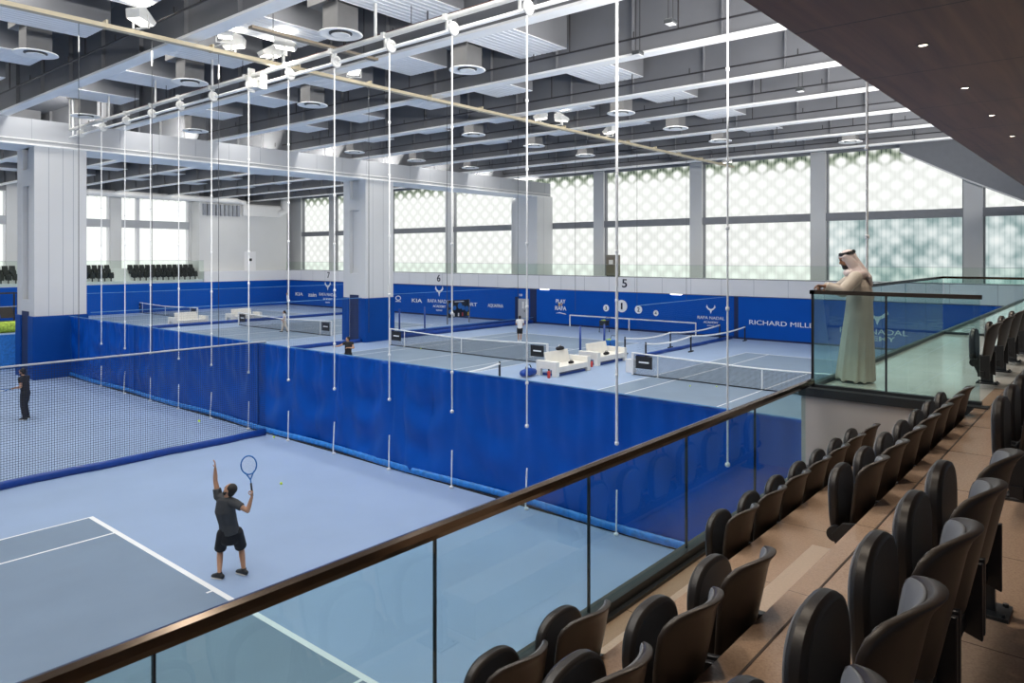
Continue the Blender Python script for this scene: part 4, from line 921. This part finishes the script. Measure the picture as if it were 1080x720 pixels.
for rn, y, z, xa, xb, grp in ROWS:
    for bi, xs in enumerate((xa, xb)):
        for k, x in enumerate(xs):
            if bi == 0: lab = 'brown folding seat, %s row, %s before the aisle steps' % (rn, 'next' if k == len(xs)-1 else ORD[len(xs)-1-k])
            else: lab = 'brown folding seat, %s row, %s past the aisle steps' % (rn, ORD[k] if k else 'next')
            if proto is None: proto = make_seat((x, y, z), lab, grp)
            else:
                last = (k == len(xs)-1)
                dup(proto, (x, y, z), 0, lab, grp, skip=() if (last or (rn == 'third' and bi == 1 and k == 0)) else ('pedestal', 'foot_plate'))
for k, x in enumerate((11.28, 12.62, 13.95, 15.3)):
    dup(proto, (x, 1.42, 4.07), 0, 'dark folding seat on the platform behind the man in white, %s from the near end' % ORD[k], 'seats on the platform')
for ch in list(proto.children):
    if ch.name.split('.')[0] in ('pedestal', 'foot_plate'): bpy.data.objects.remove(ch)

# ------------------------------------------------------------------ people
def V(*a): return Vector(a)
def hand(bm, wrist, d, nrm, curl, s=1.0, side=1):
    d = Vector(d).normalized(); nrm = Vector(nrm); nrm = (nrm-d*nrm.dot(d)).normalized(); sd = d.cross(nrm)*side; w = Vector(wrist)
    tube(bm, [w, w+d*0.045*s, w+d*0.09*s], [(0.024*s, 0.018*s), (0.038*s, 0.016*s), (0.040*s, 0.014*s)], 12, hint=sd)
    for k, L in enumerate((0.068, 0.078, 0.072, 0.056)):
        p = w+d*0.088*s+sd*(0.030-0.020*k)*s; pts = [p-d*0.02*s, p]; a = 0.0
        for seg in (0.45, 0.32, 0.23):
            a += curl; p = p+(d*math.cos(a)+nrm*math.sin(a))*L*seg*s*1.0; pts.append(p.copy())
        tube(bm, pts, [0.0105*s, 0.0105*s, 0.0098*s, 0.0092*s, 0.0082*s], 8)
    p = w+d*0.03*s+sd*0.03*s; q = p+(sd*0.75+d*0.55+nrm*0.25).normalized()*0.038*s; r_ = q+(d*0.8+nrm*(0.3+0.5*min(1, curl))+sd*0.1).normalized()*0.034*s
    tube(bm, [p, q, r_], [0.014*s, 0.0125*s, 0.010*s], 8)
def head(bm, c, fd, up, s=1.0):
    fd = Vector(fd).normalized(); up = Vector(up); up = (up-fd*up.dot(fd)).normalized(); sd = fd.cross(up); c = Vector(c); ax = (fd, sd, up)
    ell(bm, c+up*0.025*s-fd*0.008*s, (0.098*s, 0.076*s, 0.098*s), ax)
    ell(bm, c-up*0.045*s+fd*0.022*s, (0.070*s, 0.060*s, 0.075*s), ax)
    ell(bm, c-up*0.095*s+fd*0.055*s, (0.030*s, 0.032*s, 0.024*s), ax)             # chin
    tube(bm, [c+fd*0.083*s+up*0.02*s, c+fd*0.103*s-up*0.028*s], [0.010*s, 0.016*s], 8)    # nose
    tube(bm, [c+fd*0.078*s-up*0.064*s+sd*0.022*s, c+fd*0.084*s-up*0.062*s, c+fd*0.078*s-up*0.064*s-sd*0.022*s], 0.009*s, 8)  # lips
    tube(bm, [c+fd*0.080*s+up*0.036*s+sd*0.042*s, c+fd*0.090*s+up*0.040*s, c+fd*0.080*s+up*0.036*s-sd*0.042*s], 0.010*s, 8)  # brow
    for k in (-1, 1): ell(bm, c+sd*0.078*s*k-up*0.012*s-fd*0.01*s, (0.022*s, 0.010*s, 0.032*s), ax, 8, 6)
    return ax
def person(label, loc, rz, J, face, skin, shirt, bottom, bkind, shoes, hair, palms=None, sleeve=0.55, voxel=0.010, beard=False, longhair=False, hsize=1.0, female=False, only_robe=False, brow_up=(0, 0, 1)):
    t = thing('person', label, 'person', loc, rz)
    J = {k: Vector(v) for k, v in J.items()}
    side = (J['shR']-J['shL']).normalized(); hside = (J['hipR']-J['hipL']).normalized()
    pel = (J['hipL']+J['hipR'])/2; chest = J['chest']; neck = J['neck']; waist = J['waist']; sw = (J['shR']-J['shL']).length/2
    k = 0.9 if female else 1.0
    def body(bm):
        tube(bm, [pel-V(0, 0, 0.02), pel+(waist-pel)*0.5, waist, chest, neck-(neck-chest)*0.28], [(0.130, 0.095), (0.135*k, 0.095), (0.135*k, 0.098), (0.160*k, 0.112), (0.150*k, 0.085)], 16, hint=side*0.5+hside*0.5)
        tube(bm, [J['shL'], neck-(neck-chest)*0.12, J['shR']], [0.060*k, 0.070, 0.060*k], 12, hint=(0, 0, 1))
        tube(bm, [neck-(neck-chest)*0.2, neck, J['head']-V(0, 0, 0.03)], [0.066*k, 0.056*k, 0.055*k], 12)
        for s in 'LR':
            tube(bm, [J['sh'+s], (J['sh'+s]*0.55+J['el'+s]*0.45), J['el'+s]], [0.056*k, 0.049*k, 0.040*k], 10)
            tube(bm, [J['el'+s], (J['el'+s]*0.65+J['wr'+s]*0.35), J['wr'+s]], [0.040*k, 0.041*k, 0.026*k], 10)
            if palms: hand(bm, J['wr'+s], *palms[s])
            tube(bm, [J['hip'+s], (J['hip'+s]*0.6+J['kn'+s]*0.4), J['kn'+s]], [0.088, 0.078, 0.055], 12)
            tube(bm, [J['kn'+s], (J['kn'+s]*0.68+J['an'+s]*0.32), J['an'+s]], [0.054, 0.056, 0.036], 12)
            f = J['toe'+s]-J['an'+s]; f.z = 0; f.normalize(); a = J['an'+s]
            zt = J['toe'+s].z
            tube(bm, [V(a.x, a.y, zt+0.035)-f*0.05, V(a.x, a.y, zt+0.045)+f*0.06, J['toe'+s]+V(0, 0, 0.03)], [(0.036, 0.034), (0.042, 0.034), (0.036, 0.022)], 10, hint=f.cross(V(0, 0, 1)))
            tube(bm, [a, V(a.x, a.y, zt+0.05)], [0.036, 0.038], 10)
        head(bm, J['head'], face, brow_up, hsize)
    fuse('body', body, skin, t, voxel)
    fd = Vector(face).normalized(); up = Vector(brow_up); up = (up-fd*up.dot(fd)).normalized(); sd = fd.cross(up); ax = (fd, sd, up); hc = J['head']; s = hsize
    if hair:
        def hb(bm):
            ell(bm, hc+up*0.040*s-fd*0.030*s, (0.098*s, 0.088*s, 0.096*s), ax); ell(bm, hc-up*0.015*s-fd*0.060*s, (0.055*s, 0.078*s, 0.085*s), ax)
            if longhair: tube(bm, [hc-fd*0.09*s+up*0.03*s, hc-fd*0.15*s-up*0.06*s, hc-fd*0.13*s-up*0.20*s], [0.04, 0.035, 0.018], 10)
        fuse('hair', hb, hair, t, min(voxel, 0.009))
        for q in (-1, 1):
            bm = bmesh.new(); ell(bm, hc+fd*0.086*s+sd*0.031*s*q+up*0.013*s, (0.008*s, 0.011*s, 0.007*s), ax, 10, 6); obj('eye', bm, M['hair'], t, smooth=True)
    if beard:
        def bb(bm):
            ell(bm, hc-up*0.088*s+fd*0.040*s, (0.055*s, 0.060*s, 0.045*s), ax); tube(bm, [hc+sd*0.066*s-up*0.04*s, hc+fd*0.04*s+sd*0.055*s-up*0.085*s, hc+fd*0.08*s-up*0.105*s, hc+fd*0.04*s-sd*0.055*s-up*0.085*s, hc-sd*0.066*s-up*0.04*s], 0.017*s, 8)
            tube(bm, [hc+fd*0.082*s+sd*0.03*s-up*0.058*s, hc+fd*0.094*s-up*0.047*s, hc+fd*0.082*s-sd*0.03*s-up*0.058*s], 0.007*s, 6)
        fuse('beard', bb, M['hair'], t, min(voxel, 0.007), 2)
    if only_robe: return t, J
    def sb(bm):
        e = 0.020
        tube(bm, [pel-V(0, 0, .01), waist, chest, neck-(neck-chest)*0.30], [(0.178, 0.142), (0.166*k, 0.128), (0.182*k, 0.135), (0.165*k, 0.105)], 18, hint=side*0.5+hside*0.5, cap='end')
        tube(bm, [J['shL'], neck-(neck-chest)*0.16, J['shR']], [0.082*k, 0.085, 0.082*k], 12, hint=(0, 0, 1))
        for q in 'LR':
            d = J['el'+q]-J['sh'+q]
            tube(bm, [J['sh'+q], J['sh'+q]+d*sleeve*0.6, J['sh'+q]+d*sleeve], [0.080*k, 0.074*k, 0.072*k], 12, cap='flat')
    fuse('shirt', sb, shirt, t, voxel)
    def pb(bm):
        tube(bm, [pel-V(0, 0, 0.11), pel-V(0, 0, 0.03), waist], [(0.172, 0.130), (0.176, 0.136), (0.150, 0.115)], 18, hint=hside)
        for q in 'LR':
            h, kn, an = J['hip'+q], J['kn'+q], J['an'+q]
            if bkind == 'shorts':
                tube(bm, [h+(kn-h)*0.05, h+(kn-h)*0.45, h+(kn-h)*0.90], [0.110, 0.108, 0.106], 14, cap='start')
            elif bkind == 'skirt':
                tube(bm, [h, h+(kn-h)*0.5], [0.115, 0.13], 14, cap='flat')
            else:
                tube(bm, [h, h+(kn-h)*0.5, kn], [0.108, 0.098, 0.080], 14); tube(bm, [kn, kn+(an-kn)*0.5, an+V(0, 0, 0.0)], [0.080, 0.074, 0.066], 14, cap='flat')
    fuse({'shorts': 'shorts', 'skirt': 'skirt'}.get(bkind, 'trousers'), pb, bottom, t, voxel)
    for q in 'LR':
        a = J['an'+q]; zt = J['toe'+q].z; f = J['toe'+q]-a; f.z = 0; f.normalize()
        def fb(bm):
            tube(bm, [V(a.x, a.y, zt+0.050)-f*0.055, V(a.x, a.y, zt+0.058)+f*0.05, J['toe'+q]+V(0, 0, 0.040)-f*0.01], [(0.044, 0.046), (0.050, 0.046), (0.044, 0.032)], 12, hint=f.cross(V(0, 0, 1)))
            tube(bm, [a+V(0, 0, 0.02), V(a.x, a.y, zt+0.05)], [0.048, 0.05], 10, cap='flat')
        so = fuse('shoe', fb, shoes, t, min(voxel, 0.009), 2)
        bm = bmesh.new(); tube(bm, [V(a.x, a.y, zt+0.010)-f*0.06, V(a.x, a.y, zt+0.010)+f*0.05, J['toe'+q]+V(0, 0, 0.010)], [(0.046, 0.012), (0.052, 0.012), (0.045, 0.012)], 12, hint=f.cross(V(0, 0, 1))); obj('sole', bm, M['sole'], so, smooth=True)
    return t, J
def racket(label, base, d, nrm, root_loc, rz, m=None):
    """base: grip point (local to the holder's frame), d: towards the head, nrm: face normal"""
    t = thing('tennis_racket', label, 'racket', root_loc, rz)
    d = Vector(d).normalized(); n = Vector(nrm); n = (n-d*n.dot(d)).normalized(); s = d.cross(n); b = Vector(base)
    bm = bmesh.new(); tube(bm, [b-d*0.08, b+d*0.13], 0.017, 10); obj('grip', bm, M['black'], t, smooth=True)
    bm = bmesh.new(); c = b+d*0.46; ax = (d, s, n); torus(bm, c, 0.145, 0.012, ax, 32, 8, 1.12, 0.90)
    tube(bm, [b+d*0.13, b+d*0.20, b+d*0.335+s*0.07], 0.011, 8); tube(bm, [b+d*0.13, b+d*0.20, b+d*0.335-s*0.07], 0.011, 8)
    obj('frame', bm, m or M['signblue'], t, smooth=True)
    bm = bmesh.new()
    for i in range(-6, 7):
        q = i/7.0; h = math.sqrt(1-q*q)
        tube(bm, [c+s*q*0.13-d*h*0.16, c+s*q*0.13+d*h*0.16], 0.0012, 4, cap='flat'); tube(bm, [c+d*q*0.16-s*h*0.13, c+d*q*0.16+s*h*0.13], 0.0012, 4, cap='flat')
    obj('strings', bm, M['line'], t)
    return t
RZ = math.atan2(-0.7638, 0.6454)      # person frames: x to the viewer's right, y away from the viewer
# serving player on the near court
L0 = (6.725, 12.31, 0)
JS = dict(hipL=(-.13, .06, .80), hipR=(.09, .12, .80), knL=(-.24, .20, .43), knR=(.10, .32, .42), anL=(-.17, .0, .10), anR=(.20, .17, .10), toeL=(-.31, .05, .0), toeR=(.06, .24, .0),
          waist=(-.04, .06, .98), chest=(-.07, .0, 1.22), neck=(-.045, -.02, 1.46), shL=(-.20, .02, 1.47), shR=(.14, -.05, 1.36), elL=(-.26, .04, 1.74), wrL=(-.255, .02, 1.97), elR=(.37, -.10, 1.25), wrR=(.43, -.06, 1.49), head=(.025, -.03, 1.60))
PAL = dict(L=((-0.05, 0, 1), (-1, -.3, 0), 0.18, 1.0, 1), R=((0.0, 0.1, 1), (-1, .2, 0), 1.05, 1.0, 1))
person('man in a charcoal shirt and black shorts serving at the baseline, arms raised', L0, RZ, JS, (-.78, .25, .42), M['skin'], M['shirtgrey'], M['clothblack'], 'shorts', M['shoe'], M['hair'], PAL, 0.5, 0.009, beard=True, brow_up=(.45, 0, 1))
racket('tennis racket with blue frame raised by the serving player on the near court', (.425, -.045, 1.585), (-.14, .05, 1), (.3, -1, 0), L0, RZ)
# player behind the dark divider net
L1 = (8.63, 29.87, 0)
JF = dict(hipL=(.03, .10, .92), hipR=(.03, -.10, .92), knL=(-.05, .13, .52), knR=(.02, -.13, .50), anL=(.0, .16, .10), anR=(.10, -.14, .10), toeL=(-.17, .16, 0), toeR=(-.07, -.15, 0),
          waist=(.02, 0, 1.06), chest=(-.01, 0, 1.30), neck=(-.04, 0, 1.52), shL=(-.02, .19, 1.46), shR=(-.02, -.19, 1.46), elL=(-.08, .24, 1.18), wrL=(-.31, .10, 1.12), elR=(.03, -.25, 1.18), wrR=(-.24, -.16, 1.13), head=(-.085, 0, 1.675))
PF = dict(L=((-1, -.3, 0), (0, 0, -1), 0.8, 1.0, 1), R=((-1, .2, 0), (0, 0, -1), 1.0, 1.0, -1))
person('man in black shirt and trousers waiting behind the dark divider net at the left edge', L1, RZ, JF, (-1, 0, -.1), M['skin'], M['clothblack'], M['clothblack'], 'trousers', M['shoe'], M['hair'], PF, 0.5, 0.011, beard=True)
racket('tennis racket held forward by the player behind the dark divider net', (-.33, -.13, 1.10), (-1, .12, -.16), (0, .5, 1), L1, RZ)
# white-shirted player seen from behind
L2 = (38.1, 31.5, 0)
JB = dict(hipL=(-.09, 0, .90), hipR=(.09, 0, .90), knL=(-.10, .02, .50), knR=(.08, .03, .50), anL=(-.10, 0, .09), anR=(.05, 0, .09), toeL=(-.12, .17, 0), toeR=(.06, .17, 0),
          waist=(0, .0, 1.04), chest=(0, .02, 1.28), neck=(0, .03, 1.47), shL=(-.19, .02, 1.42), shR=(.19, .02, 1.42), elL=(-.26, .1, 1.16), wrL=(-.12, .3, 1.12), elR=(.27, .08, 1.15), wrR=(.22, .28, 1.06), head=(0, .07, 1.62))
PB = dict(L=((.3, 1, 0), (0, 0, -1), 0.8, 1, 1), R=((0, 1, 0), (0, 0, -1), 0.9, 1, 1))
person('player in white shirt and black shorts seen from behind in front of the grey door', L2, RZ, JB, (0, 1, 0), M['skin'], M['clothwhite'], M['clothblack'], 'shorts', M['sole'], M['hair'], PB, 0.6, 0.013)
# player behind the curtain
L3 = (22.6, 29.8, 0)
JC = dict(JB); JC.update(elL=(-.42, -.05, 1.30), wrL=(-.62, -.12, 1.28), elR=(.30, -.1, 1.20), wrR=(.05, -.28, 1.24), head=(-.03, .03, 1.62))
PC = dict(L=((-1, 0, 0), (0, 0, -1), 0.6, 1, 1), R=((-1, -.4, 0), (0, 0, -1), 0.9, 1, 1))
person('player in black with arms out, cut off by the top of the blue curtain', L3, RZ, JC, (-.8, -.5, -.2), M['skin'], M['clothblack'], M['clothblack'], 'trousers', M['shoe'], M['hair'], PC, 0.35, 0.013)
# walking woman and far server
L4 = (31.2, 48.9, 0)
JW = dict(hipL=(0, .08, .86), hipR=(0, -.08, .86), knL=(-.14, .08, .49), knR=(.10, -.08, .48), anL=(-.26, .08, .09), anR=(.28, -.08, .12), toeL=(-.42, .08, 0), toeR=(.16, -.08, .01),
          waist=(0, 0, 1.0), chest=(-.01, 0, 1.2), neck=(-.02, 0, 1.38), shL=(-.01, .16, 1.34), shR=(-.01, -.16, 1.34), elL=(-.06, .2, 1.08), wrL=(-.2, .16, .95), elR=(.05, -.2, 1.08), wrR=(-.05, -.2, .88), head=(-.05, 0, 1.53))
PW = dict(L=((-.7, 0, -.6), (0, -1, 0), 0.4, 1, 1), R=((-.3, 0, -1), (0, 1, 0), 0.4, 1, 1))
person('woman in white top walking in front of the far left tennis net', L4, RZ, JW, (-1, 0, 0), M['skin'], M['clothwhite'], M['thobe'], 'trousers', M['shoe'], M['hair'], PW, 0.5, 0.013, longhair=True, female=True)
L5 = (45.0, 69.9, 0)
JA = dict(JF); JA.update(elL=(-.10, .2, 1.72), wrL=(-.10, .2, 1.96), elR=(.18, -.25, 1.30), wrR=(.05, -.28, 1.5))
PA = dict(L=((0, 0, 1), (-1, 0, 0), 0.2, 1, 1), R=((-.3, 0, 1), (-1, 0, 0), 1.0, 1, -1))
person('player in white shirt and dark trousers reaching up at the far corner of the hall', L5, RZ, JA, (-1, 0, .3), M['skin'], M['clothwhite'], M['clothblack'], 'trousers', M['shoe'], M['hair'], PA, 0.5, 0.014)
# man in a white robe leaning on the platform glass
L6 = (10.60, 2.85, 4.07); RM = RZ-math.radians(25); FD = (-.97, -.287, -.30)
JM = dict(hipL=(.04, .09, .93), hipR=(.04, -.09, .93), knL=(.02, .1, .5), knR=(.04, -.1, .5), anL=(.02, .11, .09), anR=(.03, -.10, .09), toeL=(-.15, .12, 0), toeR=(-.14, -.11, 0),
          waist=(.05, 0, 1.07), chest=(.03, 0, 1.28), neck=(-.03, 0, 1.49), shL=(.0, .20, 1.41), shR=(.0, -.20, 1.41), elL=(-.22, .06, 1.25), wrL=(-.36, -.25, 1.295), elR=(-.15, -.37, 1.23), wrR=(-.37, -.41, 1.30), head=(-.10, -.03, 1.655))
PM = dict(L=((-.7, -.7, .0), (0, .2, -1), 0.5, 1.0, 1), R=((-1, -.3, .1), (0, -.3, -1), 0.55, 1.0, -1))
t, J = person('man in a long white robe and headcloth leaning on the platform glass', L6, RM, JM, FD, M['skindark'], None, None, None, None, None, PM, 0.5, 0.009, beard=True, only_robe=True)
def robe(bm):
    tube(bm, [(.0, 0, .035), (.01, 0, .30), (.03, 0, .62), (.045, 0, .92), (.05, 0, 1.10), (.035, 0, 1.28), (.0, 0, 1.42), (-.02, 0, 1.47)], [(.235, .255), (.212, .238), (.195, .225), (.178, .215), (.165, .208), (.152, .212), (.112, .19), (.075, .11)], 26, hint=(1, 0, 0), cap='flat')
    tube(bm, [(.11, .06, .95), (.155, .09, 1.14), (.12, .07, 1.32)], [.06, .085, .07], 12)
    for q, sgn in (('L', 1), ('R', -1)):
        sh, el, wr = J['sh'+q], J['el'+q], J['wr'+q]
        tube(bm, [sh, sh*0.5+el*0.5, el], [.092, .085, .078], 14); tube(bm, [el, el*0.5+wr*0.5, wr+(el-wr)*0.06], [.078, .07, .060], 14, cap='flat')
    rng = random.Random(5)
    for kx in range(11):      # long folds down the skirt
        a = 2*math.pi*kx/11+rng.uniform(-.2, .2); c_, s_ = math.cos(a), math.sin(a)
        tube(bm, [(.225*c_, .245*s_, .04), (.195*c_+.02, .222*s_, .45), (.170*c_+.04, .205*s_, .88)], [.032, .025, .010], 8)
fuse('robe', robe, M['thobe'], t, 0.010, 3)
def belt(bm):
    tube(bm, [(.045-.20, -.06, .88), (.045-.10, -.165, .87), (.045+.06, -.185, .865)], .010, 8)
def cloth(bm):
    hc = J['head']; fd = Vector(FD).normalized(); up = Vector((0, 0, 1)); up = (up-fd*up.dot(fd)).normalized(); sd = fd.cross(up); ax = (fd, sd, up)
    ell(bm, hc+up*0.034-fd*0.020, (0.112, 0.096, 0.098), ax)
    for s_ in (-1, 1):
        tube(bm, [hc+up*.06+sd*.08*s_+fd*.03, hc-up*.03+sd*.095*s_-fd*.0, hc-up*.13+sd*.10*s_-fd*.03, hc-up*.22+sd*.15*s_-fd*.05], [(.06, .022), (.065, .024), (.075, .03), (.07, .03)], 12, hint=fd)
    tube(bm, [hc+up*.04-fd*.07, hc-up*.08-fd*.10, hc-up*.19-fd*.13, hc-up*.30-fd*.17, hc-up*.40-fd*.175], [(.085, .05), (.095, .055), (.135, .06), (.165, .05), (.13, .03)], 16, hint=sd)
    tube(bm, [V(-.07, .17, 1.47), V(-.10, .0, 1.475), V(-.07, -.17, 1.47)], [.05, .055, .05], 12)
    tube(bm, [V(.0, .22, 1.44), V(.08, .10, 1.46), V(.09, -.10, 1.46), V(.0, -.22, 1.44)], [.05, .055, .055, .05], 12)
fuse('headcloth', cloth, M['ghutra'], t, 0.009, 3)
hc = J['head']; fd = Vector(FD).normalized(); up = Vector((0, 0, 1)); up = (up-fd*up.dot(fd)).normalized(); sd = fd.cross(up)
bm = bmesh.new()
for dz in (0.0, 0.017): torus(bm, hc+up*(0.078+dz)-fd*0.022, 0.103-0.006*dz/0.017, 0.011, (fd, sd, up), 30, 8, 1.0, 0.92)
obj('head_cord', bm, M['black'], t, smooth=True)
for q in (-1, 1):
    bm = bmesh.new(); ell(bm, hc+fd*0.086+sd*0.031*q+up*0.013, (0.008, 0.011, 0.007), (fd, sd, up), 10, 6); obj('eye', bm, M['hair'], t, smooth=True)
    a = J['an'+('L' if q > 0 else 'R')]; f = V(-1, 0, 0)
    bm = bmesh.new(); tube(bm, [a+V(.05, 0, -.055), a+V(-.06, 0, -.055), a+V(-.16, 0, -.06)], [(.042, .03), (.048, .03), (.04, .02)], 12, hint=(0, 1, 0)); obj('shoe', bm, M['clothblack'], t, smooth=True)

# ------------------------------------------------------------------ fitness corner at the left edge
t = thing('exercise_machine', 'black gym rack left of the left column, cut by the frame edge', 'exercise machine', (20.2, 74.6, 0))
for (x, y) in ((-0.7, -0.5), (0.7, -0.5), (-0.7, 0.5), (0.7, 0.5)): bxo('upright', (x-0.06, x+0.06, y-0.06, y+0.06, 0.1, 2.6), M['black'], t)
bxo('base_frame', (-0.9, 0.9, -0.7, 0.7, 0, 0.12), M['black'], t, bevel=0.02)
for y in (-0.5, 0.5): bxo('cross_bar', (-0.7, 0.7, y-0.05, y+0.05, 2.5, 2.6), M['black'], t)
bm = bmesh.new(); prism(bm, [(-0.5, -0.25, 0.4), (0.5, -0.25, 0.4), (0.5, 0.25, 1.2), (-0.5, 0.25, 1.2)], (0, 0.02, 0.12)); obj('back_pad', bm, M['seatdark'], t)
bm = bmesh.new(); tube(bm, [(-0.95, -0.5, 1.4), (0.95, -0.5, 1.4)], 0.025, 8); obj('bar', bm, M['steel'], t)
for s in (-1, 1):
    bm = bmesh.new(); tube(bm, [(s*0.82, -0.5, 1.4), (s*0.9, -0.5, 1.4)], 0.22, 18, cap='flat'); obj('weight_plate', bm, M['black'], t)
t = thing('turf_mat', 'yellow-green turf roll on the floor beyond the blue column padding at the left edge', 'mat', (17.3, 64.8, 0))
bm = bmesh.new(); tube(bm, [(-1.8, 0, 0.42), (1.2, 0, 0.42)], 0.42, 18, cap='flat'); obj('roll', bm, M['grass'], t, smooth=35)
bm = bmesh.new(); tube(bm, [(-1.9, 0, 0.42), (1.3, 0, 0.42)], 0.10, 12, cap='flat'); obj('core_tube', bm, M['mull'], t)
struct(bxo('low_wall', (-6, 13.4, 43.9, 44.1, 0, 1.75), M['hem']))
